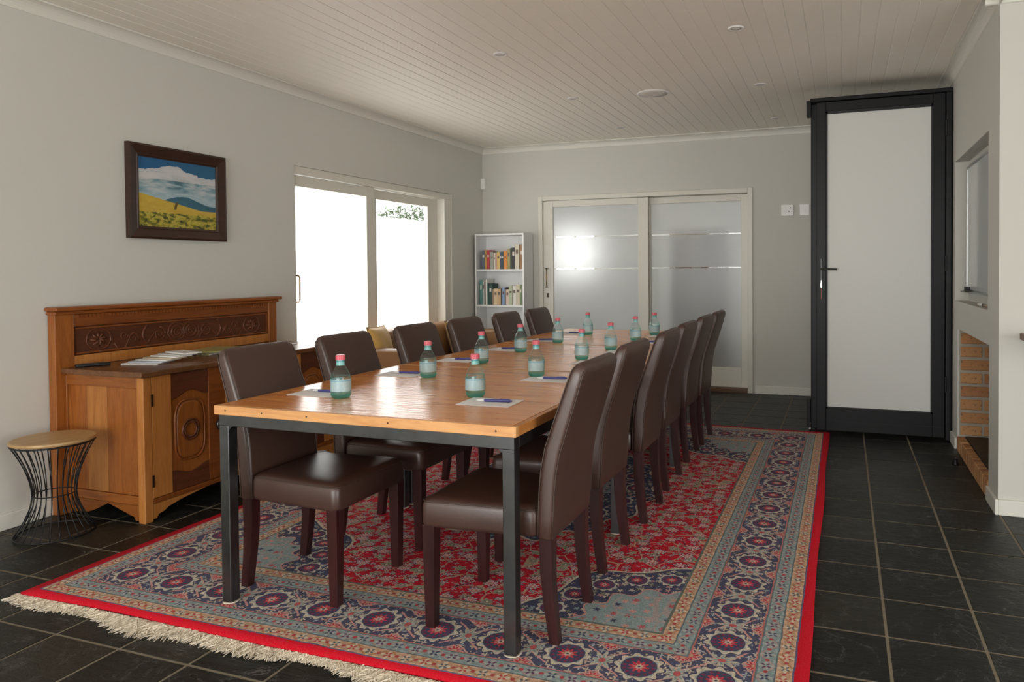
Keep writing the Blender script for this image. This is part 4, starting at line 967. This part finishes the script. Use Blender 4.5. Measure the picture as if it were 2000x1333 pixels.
def canvas_mat():
    g = G('painted_landscape'); _, y_, z_ = g.xyz(g.coord()); hw, hh = PHW-fwid, PHH-fwid
    u = g.add(0.5, g.m('DIVIDE', y_, 2*hw)); v = g.add(0.5, g.m('DIVIDE', z_, 2*hh))
    vec = g.new('ShaderNodeCombineXYZ'); g.put(vec.inputs[0], u); g.put(vec.inputs[1], v); vec = vec.outputs[0]
    nz = lambda sc_, s, det=4, off=(0, 0, 0): g.noise(g.map(vec, s, off), sc_, det, 0.6, 0.5)
    sky = g.mix(u, (0.008, 0.09, 0.22), (0.02, 0.11, 0.21))
    cl = nz(3.0, (1, 2.2, 1)); top = g.add(0.86, g.mul(0.055, g.m('SINE', g.add(g.mul(u, 7.0), -1.2))))
    top = g.add(top, g.mul(0.16, g.sub(nz(5, (1, 0.3, 1), 4), 0.5)))
    clo = g.ramp(nz(3.2, (1, 3.4, 1), 5), [(0.34, (0.06, 0.14, 0.18)), (0.46, (0.20, 0.32, 0.36)), (0.58, (0.46, 0.48, 0.48)), (0.75, (0.6, 0.58, 0.57))])
    clo = g.mix(g.m('MULTIPLY', g.gt(v, 0.70), 0.7), clo, (0.58, 0.56, 0.55))
    low = g.m('SUBTRACT', 1.0, g.m('MULTIPLY', g.sub(v, 0.45), 6.0), clamp=True); clo = g.mix(g.mul(low, 0.8), clo, g.mix(nz(5, (1, 4, 1)), (0.22, 0.38, 0.45), (0.45, 0.52, 0.53)))
    c = g.mix(g.gt(v, top), clo, sky)
    hill = g.add(g.add(0.40, g.mul(0.06, g.m('SINE', g.add(g.mul(u, 7.5), -2.6)))), g.mul(0.03, nz(9, (1, 0, 1))))
    c = g.mix(g.lt(v, hill), c, g.mix(nz(6, (1, 2, 1)), (0.012, 0.07, 0.10), (0.06, 0.17, 0.24)))
    fld = g.add(0.28, g.m('MULTIPLY', 0.20, g.m('SUBTRACT', 1.0, g.m('MULTIPLY', u, 1.25), clamp=True)))
    fc = g.mix(nz(5, (1, 3, 1)), (0.42, 0.26, 0.03), (0.60, 0.44, 0.07))
    c = g.mix(g.lt(v, fld), c, fc)
    c = g.mix(g.mul(g.near(g.add(u, g.mul(v, -0.25)), 0.375, 0.016), g.mul(g.lt(v, 0.385), g.gt(v, 0.27))), c, (0.12, 0.08, 0.02))
    gr = g.ramp(nz(13, (1, 1.3, 1), 6), [(0.38, (0.03, 0.05, 0.015)), (0.48, (0.22, 0.20, 0.02)), (0.58, (0.50, 0.40, 0.06)), (0.68, (0.16, 0.19, 0.04))])
    c = g.mix(g.lt(v, g.add(0.21, g.mul(0.10, g.sub(nz(12, (1, .4, 1)), 0.5)))), c, gr)
    g.set(Base_Color=c, Roughness=0.55); g.bump(nz(60, (1, 1, 1)), 0.2, 0.002); return g.mat
obj('canvas', MB().box(0.004, 0.014, -PHW+fwid-0.003, PHW-fwid+0.003, -PHH+fwid-0.003, PHH-fwid+0.003), canvas_mat(), pt, world=False)

# ------------------------------------------------------------------ sofa and cushions under the patio door
M_tan = plain('tan_leather', (0.25, 0.125, 0.05), 0.42, var=0.12, bump=0.1)
so = thing('tan_sofa', 'tan leather sofa behind the chairs in front of patio door', 'sofa', (-3.3, 5.45, 0))
def soft(x0, x1, y0, y1, z0, z1, r=0.05):
    rings = []
    for z, i_ in ((z0, r*0.35), (z0+r*0.4, 0), (z1-r*0.9, 0), (z1-r*0.45, r*0.12), (z1-r*0.15, r*0.4), (z1, r*0.9)):
        w, d = x1-x0-2*i_, y1-y0-2*i_
        rings.append([(p[0], p[1], z) for p in rrect(w, d, min(r, w*0.45, d*0.45), 5, (x0+x1)/2, (y0+y1)/2)])
    return MB().loft(rings)
SX0, SX1 = -3.74, -2.92
obj('base', soft(SX0+0.03, SX1-0.02, 4.50, 6.42, 0.06, 0.30, 0.03), M_tan, so, smooth=True)
obj('backrest', soft(SX0, SX0+0.20, 4.46, 6.46, 0.10, 0.738, 0.07), M_tan, so, smooth=True)
obj('armrest', soft(SX0+0.05, SX1, 4.46, 4.63, 0.06, 0.652, 0.03), M_tan, so, smooth=True)
obj('armrest', soft(SX0+0.05, SX1, 6.30, 6.46, 0.06, 0.652, 0.03), M_tan, so, smooth=True)
for a, b in ((4.635, 5.46), (5.465, 6.295)):
    obj('seat_cushion', soft(SX0+0.2, SX1+0.01, a, b, 0.30, 0.44, 0.05), M_tan, so, smooth=True)
    obj('back_cushion', soft(SX0+0.17, SX0+0.33, a+0.01, b-0.01, 0.42, 0.748, 0.07), M_tan, so, smooth=True)
for x_ in (SX0+0.08, SX1-0.08):
    for y_ in (4.54, 6.38): obj('foot', MB().lathe([(0.018, 0), (0.025, 0.062)], 10, (x_, y_, 0)), M_black, so)
def cushion(name, label, loc, rot, w, h, th, c1, c2):
    g = G(name+'_fabric'); n_ = g.noise(g.coord(), 9, 3, 0.6); g.set(Base_Color=g.mix(n_, c1, c2), Roughness=0.6); g.bsdf.inputs['Sheen Weight'].default_value = 0.4
    m_ = MB(); n = 14; top = []; bot = []
    for sgn in (1, -1):
        for j in range(n+1):
            for i in range(n+1):
                u, v = i/n*2-1, j/n*2-1
                e = (1-abs(u)**2.6)*(1-abs(v)**2.6); pin = 1-0.07*(1-abs(u)**2)*abs(v)**3; pin2 = 1-0.07*(1-abs(v)**2)*abs(u)**3
                m_.v.append((sgn*th/2*max(e, 0)**0.55+0.004*sin(9*u+3*v)*e, u*w/2*pin2, v*h/2*pin))
    N = (n+1)**2
    for s_ in (0, 1):
        for j in range(n):
            for i in range(n):
                q = s_*N+j*(n+1)+i; m_.f.append((q, q+1, q+n+2, q+n+1) if s_ else (q, q+n+1, q+n+2, q+1))
    t = thing(name, label, 'cushion', loc); t.rotation_euler = rot
    t['group'] = 'gold cushions on the sofa'
    o_ = obj('cover', m_, g.mat, t, smooth=True, world=False)
    bm = bmesh.new(); bm.from_mesh(o_.data); bmesh.ops.remove_doubles(bm, verts=bm.verts, dist=1e-5); bm.to_mesh(o_.data); bm.free()
    ed = [(0, -w/2, -h/2), (0, -w/2*0.93, 0), (0, -w/2, h/2), (0, 0, h/2*0.93), (0, w/2, h/2), (0, w/2*0.93, 0), (0, w/2, -h/2), (0, 0, -h/2*0.93)]
    obj('piping', MB().tube(ed, 0.003, 6, closed=True), g.mat, t, world=False, smooth=True)
cushion('scatter_cushion', 'pale gold satin cushion on the near end of the sofa', (-3.36, 4.72, 0.63), (-0.03, -0.25, 0.28), 0.38, 0.36, 0.13, (0.55, 0.29, 0.05), (0.72, 0.46, 0.13))
cushion('scatter_cushion', 'deep mustard cushion on the far end of the sofa', (-3.33, 5.92, 0.60), (0.05, -0.28, -0.12), 0.38, 0.38, 0.13, (0.34, 0.17, 0.015), (0.44, 0.24, 0.03))

# ------------------------------------------------------------------ bookshelf and books
bs = thing('bookcase', 'white open bookcase in the corner by the sliding door', 'bookcase', (-3.47, 7.1, 0))
KX0, KX1, KY0, KY1, KZ = -3.762, -3.182, 6.985, 7.225, 1.622
M_mel = plain('white_melamine', (0.74, 0.74, 0.73), 0.4)
obj('side_panel', MB().box(KX0, KX0+0.018, KY0, KY1, 0.0, KZ), M_mel, bs, bevel=0.001)
obj('side_panel', MB().box(KX1-0.018, KX1, KY0, KY1, 0.0, KZ), M_mel, bs, bevel=0.001)
obj('top_panel', MB().box(KX0+0.018, KX1-0.018, KY0, KY1, KZ-0.018, KZ), M_mel, bs, bevel=0.001)
obj('back_panel', MB().box(KX0+0.018, KX1-0.018, KY1-0.006, KY1, 0.0, KZ-0.018), M_mel, bs)
SH = [0.05, 0.455, 0.838, 1.222]
for z in SH: obj('shelf', MB().box(KX0+0.018, KX1-0.018, KY0+0.004, KY1-0.006, z, z+0.018), M_mel, bs, bevel=0.001)
px2m = (KX1-KX0-0.036)/(752-186)*1.0
def bx(p): return KX0+0.018+(p-186)*px2m
ROW1 = [(245, 280, .205, (.10, .12, .15), 'slate blue'), (281, 304, .208, (.50, .25, .05), 'amber'), (305, 335, .206, (.48, .03, .05), 'red'), (336, 352, .195, (.28, .26, .20), 'khaki'), (353, 384, .186, (.30, .31, .25), 'grey green'), (385, 409, .175, (.60, .55, .46), 'cream'), (410, 424, .178, (.55, .30, .30), 'pink'), (425, 464, .185, (.60, .40, .12), 'yellow'), (465, 489, .186, (.03, .05, .08), 'navy'), (490, 514, .188, (.03, .03, .03), 'charcoal'), (515, 555, .198, (.62, .22, .03), 'orange'), (556, 589, .218, (.34, .27, .10), 'olive'), (590, 609, .224, (.06, .08, .05), 'dark green'), (610, 652, .230, (.012, .012, .012), 'black'), (653, 704, .262, (.60, .54, .42), 'wide cream'), (705, 748, .256, (.32, .17, .07), 'tan brown')]
ROW2 = [(215, 245, .268, (.10, .25, .24), 'teal'), (246, 269, .275, (.40, .46, .42), 'pale teal'), (270, 281, .270, (.14, .07, .04), 'thin brown'), (282, 304, .276, (.68, .66, .60), 'white'), (305, 324, .232, (.02, .10, .07), 'bottle green'), (325, 364, .228, (.015, .05, .04), 'very dark green'), (365, 384, .170, (.28, .18, .11), 'narrow brown'), (385, 429, .174, (.58, .43, .25), 'buff'), (430, 474, .172, (.52, .33, .17), 'sandy'), (475, 484, .168, (.06, .05, .05), 'thin dark'), (485, 519, .186, (.20, .30, .48), 'sky blue'), (520, 534, .186, (.02, .02, .02), 'slim black'), (535, 574, .168, (.60, .47, .38), 'blush'), (575, 614, .208, (.40, .45, .30), 'light green'), (615, 660, .206, (.66, .64, .58), 'plain white'), (661, 706, .218, (.58, .52, .38), 'ivory'), (707, 730, .216, (.16, .22, .09), 'moss green'), (731, 749, .20, (.10, .16, .07), 'forest green')]
for row, z, nm, grp in ((ROW1, SH[3]+0.0185, 'upper', 'books on the upper shelf'), (ROW2, SH[2]+0.0185, 'lower', 'books on the lower shelf')):
    for k, (a, b, h, c_, cn) in enumerate(row):
        x0, x1 = bx(a)+0.0006, bx(b)-0.0006; yb_ = KY0+0.022+random.uniform(0, 0.012); dep = 0.145+random.uniform(0, .02); w = x1-x0
        t = thing('book', f'{cn} book standing on the {nm} shelf of the bookcase', 'book', ((x0+x1)/2, yb_, z), group=grp)
        cm = plain('book_cover_'+cn.replace(' ', '_')+'_'+nm, c_, 0.5, var=0.12)
        ct = min(0.0025, w*0.18)
        obj('cover', MB().box(-w/2, w/2, 0, 0.003, 0, h).box(-w/2, -w/2+ct, 0.003, dep, 0, h).box(w/2-ct, w/2, 0.003, dep, 0, h), cm, t, world=False)
        obj('pages', MB().box(-w/2+ct, w/2-ct, 0.003, dep-0.004, 0.003, h-0.004), M_paper, t, world=False)
        if w > 0.02:
            lc = (0.62, 0.58, 0.5) if sum(c_) < 0.7 else (0.12, 0.08, 0.06)
            obj('spine_label', MB().box(-w*0.28, w*0.28, -0.0004, 0.0002, h*0.62, h*0.62+h*random.uniform(.08, .2)), plain('spine_print_'+cn.replace(' ', '_')+nm, lc, 0.6), t, world=False)

# ------------------------------------------------------------------ ceiling fittings
M_lens = plain('frosted_lamp_glass', (0.8, 0.79, 0.76), 0.25)
def downlight(x_, y_, label):
    t = thing('downlight', label, 'downlight', (x_, y_, CEIL), group='recessed ceiling downlights')
    obj('trim_ring', MB().lathe([(0.030, -0.004), (0.036, -0.0075), (0.043, -0.006), (0.046, -0.0005)], 28, cap0=False, cap1=False), M_plastic, t, world=False, smooth=True)
    obj('lamp', MB().lathe([(0.0, -0.002), (0.02, -0.0022), (0.031, -0.003), (0.031, -0.0005)], 24, cap0=False), M_lens, t, world=False, smooth=True)
for x_, y_, lb_ in ((-2.02, 4.11, 'small recessed downlight nearest the viewer, left of the speaker'), (-0.57, 4.14, 'small recessed downlight nearest the viewer, right of the speaker'), (-2.01, 5.37, 'small recessed downlight level with the speaker, on its left'), (-0.576, 5.46, 'small recessed downlight level with the speaker, on its right'), (-2.0, 6.62, 'small recessed downlight near the end wall, left of the speaker'), (-0.576, 6.73, 'small recessed downlight near the end wall, beside the folding door')): downlight(x_, y_, lb_)
sp = thing('ceiling_speaker', 'round white speaker grille set in the ceiling', 'speaker', (-1.375, 5.44, CEIL))
obj('rim', MB().lathe([(0.108, -0.006), (0.114, -0.009), (0.124, -0.007), (0.127, -0.0005)], 40, cap0=False, cap1=False), M_plastic, sp, world=False, smooth=True)
obj('grille', MB().lathe([(0.0, -0.0075), (0.06, -0.007), (0.109, -0.0055), (0.109, -0.0005)], 40, cap0=False), plain('grille_mesh', (0.66, 0.63, 0.57), 0.6, bump=0.4), sp, world=False, smooth=True)
obj('indicator', MB().lathe([(0.0, -0.012), (0.005, -0.010), (0.005, -0.004)], 10, (0.085, -0.03, 0)), M_plastic, sp, world=False)

# ------------------------------------------------------------------ wall fittings
def socket(x_, label, outlet):
    t = thing('wall_socket', label, 'socket', (x_, YB, 1.789))
    w = 0.058 if outlet else 0.045
    obj('plate', MB().box(-w, w, -0.010, -0.0005, -0.055, 0.055), M_plastic, t, bevel=0.004, world=False)
    if outlet:
        for dx, dz in ((0.028, 0.022), (0.015, -0.012), (0.041, -0.012)): obj('socket_hole', MB().lathe([(0.0, 0), (0.005, 0.0)], 10, (0, 0, 0), cap0=False, cap1=False).box(dx-0.005, dx+0.005, -0.0104, -0.0098, dz-0.005, dz+0.005), M_black, t, world=False)
        for dz in (0.018, -0.018): obj('switch', MB().box(-0.040, -0.014, -0.013, -0.0098, dz-0.013, dz+0.013), M_plastic, t, bevel=0.002, world=False)
    else: obj('button', MB().box(-0.008, 0.008, -0.0125, -0.0098, -0.008, 0.008), M_plastic, t, bevel=0.002, world=False)
socket(-0.511, 'white double wall socket right of the sliding door', True)
socket(-0.352, 'white blank wall plate beside the folding door', False)
se = thing('motion_sensor', 'small white motion sensor high in the room corner', 'sensor', (XL+0.022, YB-0.022, 2.185))
obj('housing', MB().box(-0.0215, 0.032, -0.034, 0.0215, -0.062, 0.062), M_plastic, se, bevel=0.010, seg=3, world=False)
obj('lens', MB().box(-0.012, 0.022, -0.0375, -0.033, -0.035, 0.01), M_lens, se, bevel=0.003, world=False)

# whiteboard in the niche
wb = thing('whiteboard', 'framed whiteboard set in the niche of the right wall', 'whiteboard', (NX-0.012, 4.94, 1.46))
wy0, wy1, wz0, wz1 = 4.34, 5.515, 1.065, 1.905; xw = NX-0.012
obj('board', MB().box(xw-0.004, NX-0.001, wy0+0.012, wy1-0.012, wz0+0.012, wz1-0.012), plain('glossy_white_board', (0.66, 0.68, 0.67), 0.12), wb)
for nm, b_ in (('frame_rail', (wy0, wy1, wz0, wz0+0.014)), ('frame_rail', (wy0, wy1, wz1-0.014, wz1)), ('frame_stile', (wy0, wy0+0.012, wz0+0.014, wz1-0.014)), ('frame_stile', (wy1-0.012, wy1, wz0+0.014, wz1-0.014))):
    obj(nm, MB().box(xw-0.010, NX-0.001, *b_), plain('satin_aluminium', (0.42, 0.43, 0.42), 0.35, 0.9), wb, bevel=0.002)
obj('pen_tray', MB().box(xw-0.045, xw-0.010, 4.40, 5.50, wz0-0.002, wz0+0.004), plain('tray_aluminium', (0.42, 0.43, 0.42), 0.35, 0.9), wb, bevel=0.001)
er = thing('board_eraser', 'black felt eraser on the whiteboard tray', 'eraser', (xw-0.028, 5.33, wz0+0.0045))
obj('felt', MB().box(-0.014, 0.014, -0.045, 0.045, 0, 0.012), M_black, er, world=False, bevel=0.001)
obj('grip', MB().box(-0.013, 0.013, -0.044, 0.044, 0.012, 0.032), M_black, er, world=False, bevel=0.004)
M_mk = plain('marker_tan', (0.35, 0.26, 0.17), 0.5)
for k, (y_, lb_) in enumerate(((4.62, 'loose marker on the niche sill under whiteboard, nearer one'), (4.80, 'loose marker on the niche sill under whiteboard, farther one'))):
    mk = thing('marker_pen', lb_, 'marker', (XR+0.035, y_, NZ0+0.009), group='markers on the niche sill')
    obj('barrel', MB().loft([[(0.008*cos(2*PI*j/10), a, 0.008*sin(2*PI*j/10)) for j in range(10)] for a in (-0.06, 0.03)]), M_plastic if k else M_mk, mk, world=False)
    obj('marker_cap', MB().loft([[(0.009*cos(2*PI*j/10), a, 0.009*sin(2*PI*j/10)) for j in range(10)] for a in (0.03, 0.07)]), M_mk if k else M_black, mk, world=False)
# counter end at the right edge and door stop
ct_ = thing('wooden_counter', 'brown wooden counter top end at the right edge', 'counter', (1.4, 3.9, 0))
obj('counter_top', MB().box(0.812, 2.2, 3.76, PY-0.001, 0.872, 0.905), wood('counter_wood', (0.20, 0.13, 0.085), (0.13, 0.08, 0.05), 'X', 4, 0.5), ct_, bevel=0.004)
obj('bracket', MB().prism([(PY-0.001, 0.871), (PY-0.001, 0.62), (3.86, 0.871)], 'X', 1.62, 1.65), M_white, ct_)
ds = thing('door_stop', 'small black door stop on the slate beside the hearth', 'door stop', (0.656, 4.99, 0))
obj('rubber_body', MB().lathe([(0.020, 0), (0.021, 0.004), (0.017, 0.012), (0.015, 0.03), (0.011, 0.037), (0.0, 0.038)], 16), M_black, ds, world=False, smooth=True)
obj('screw', MB().lathe([(0.005, 0.037), (0.005, 0.0395), (0.0, 0.040)], 10), M_chrome, ds, world=False)
bpy.context.view_layer.update()
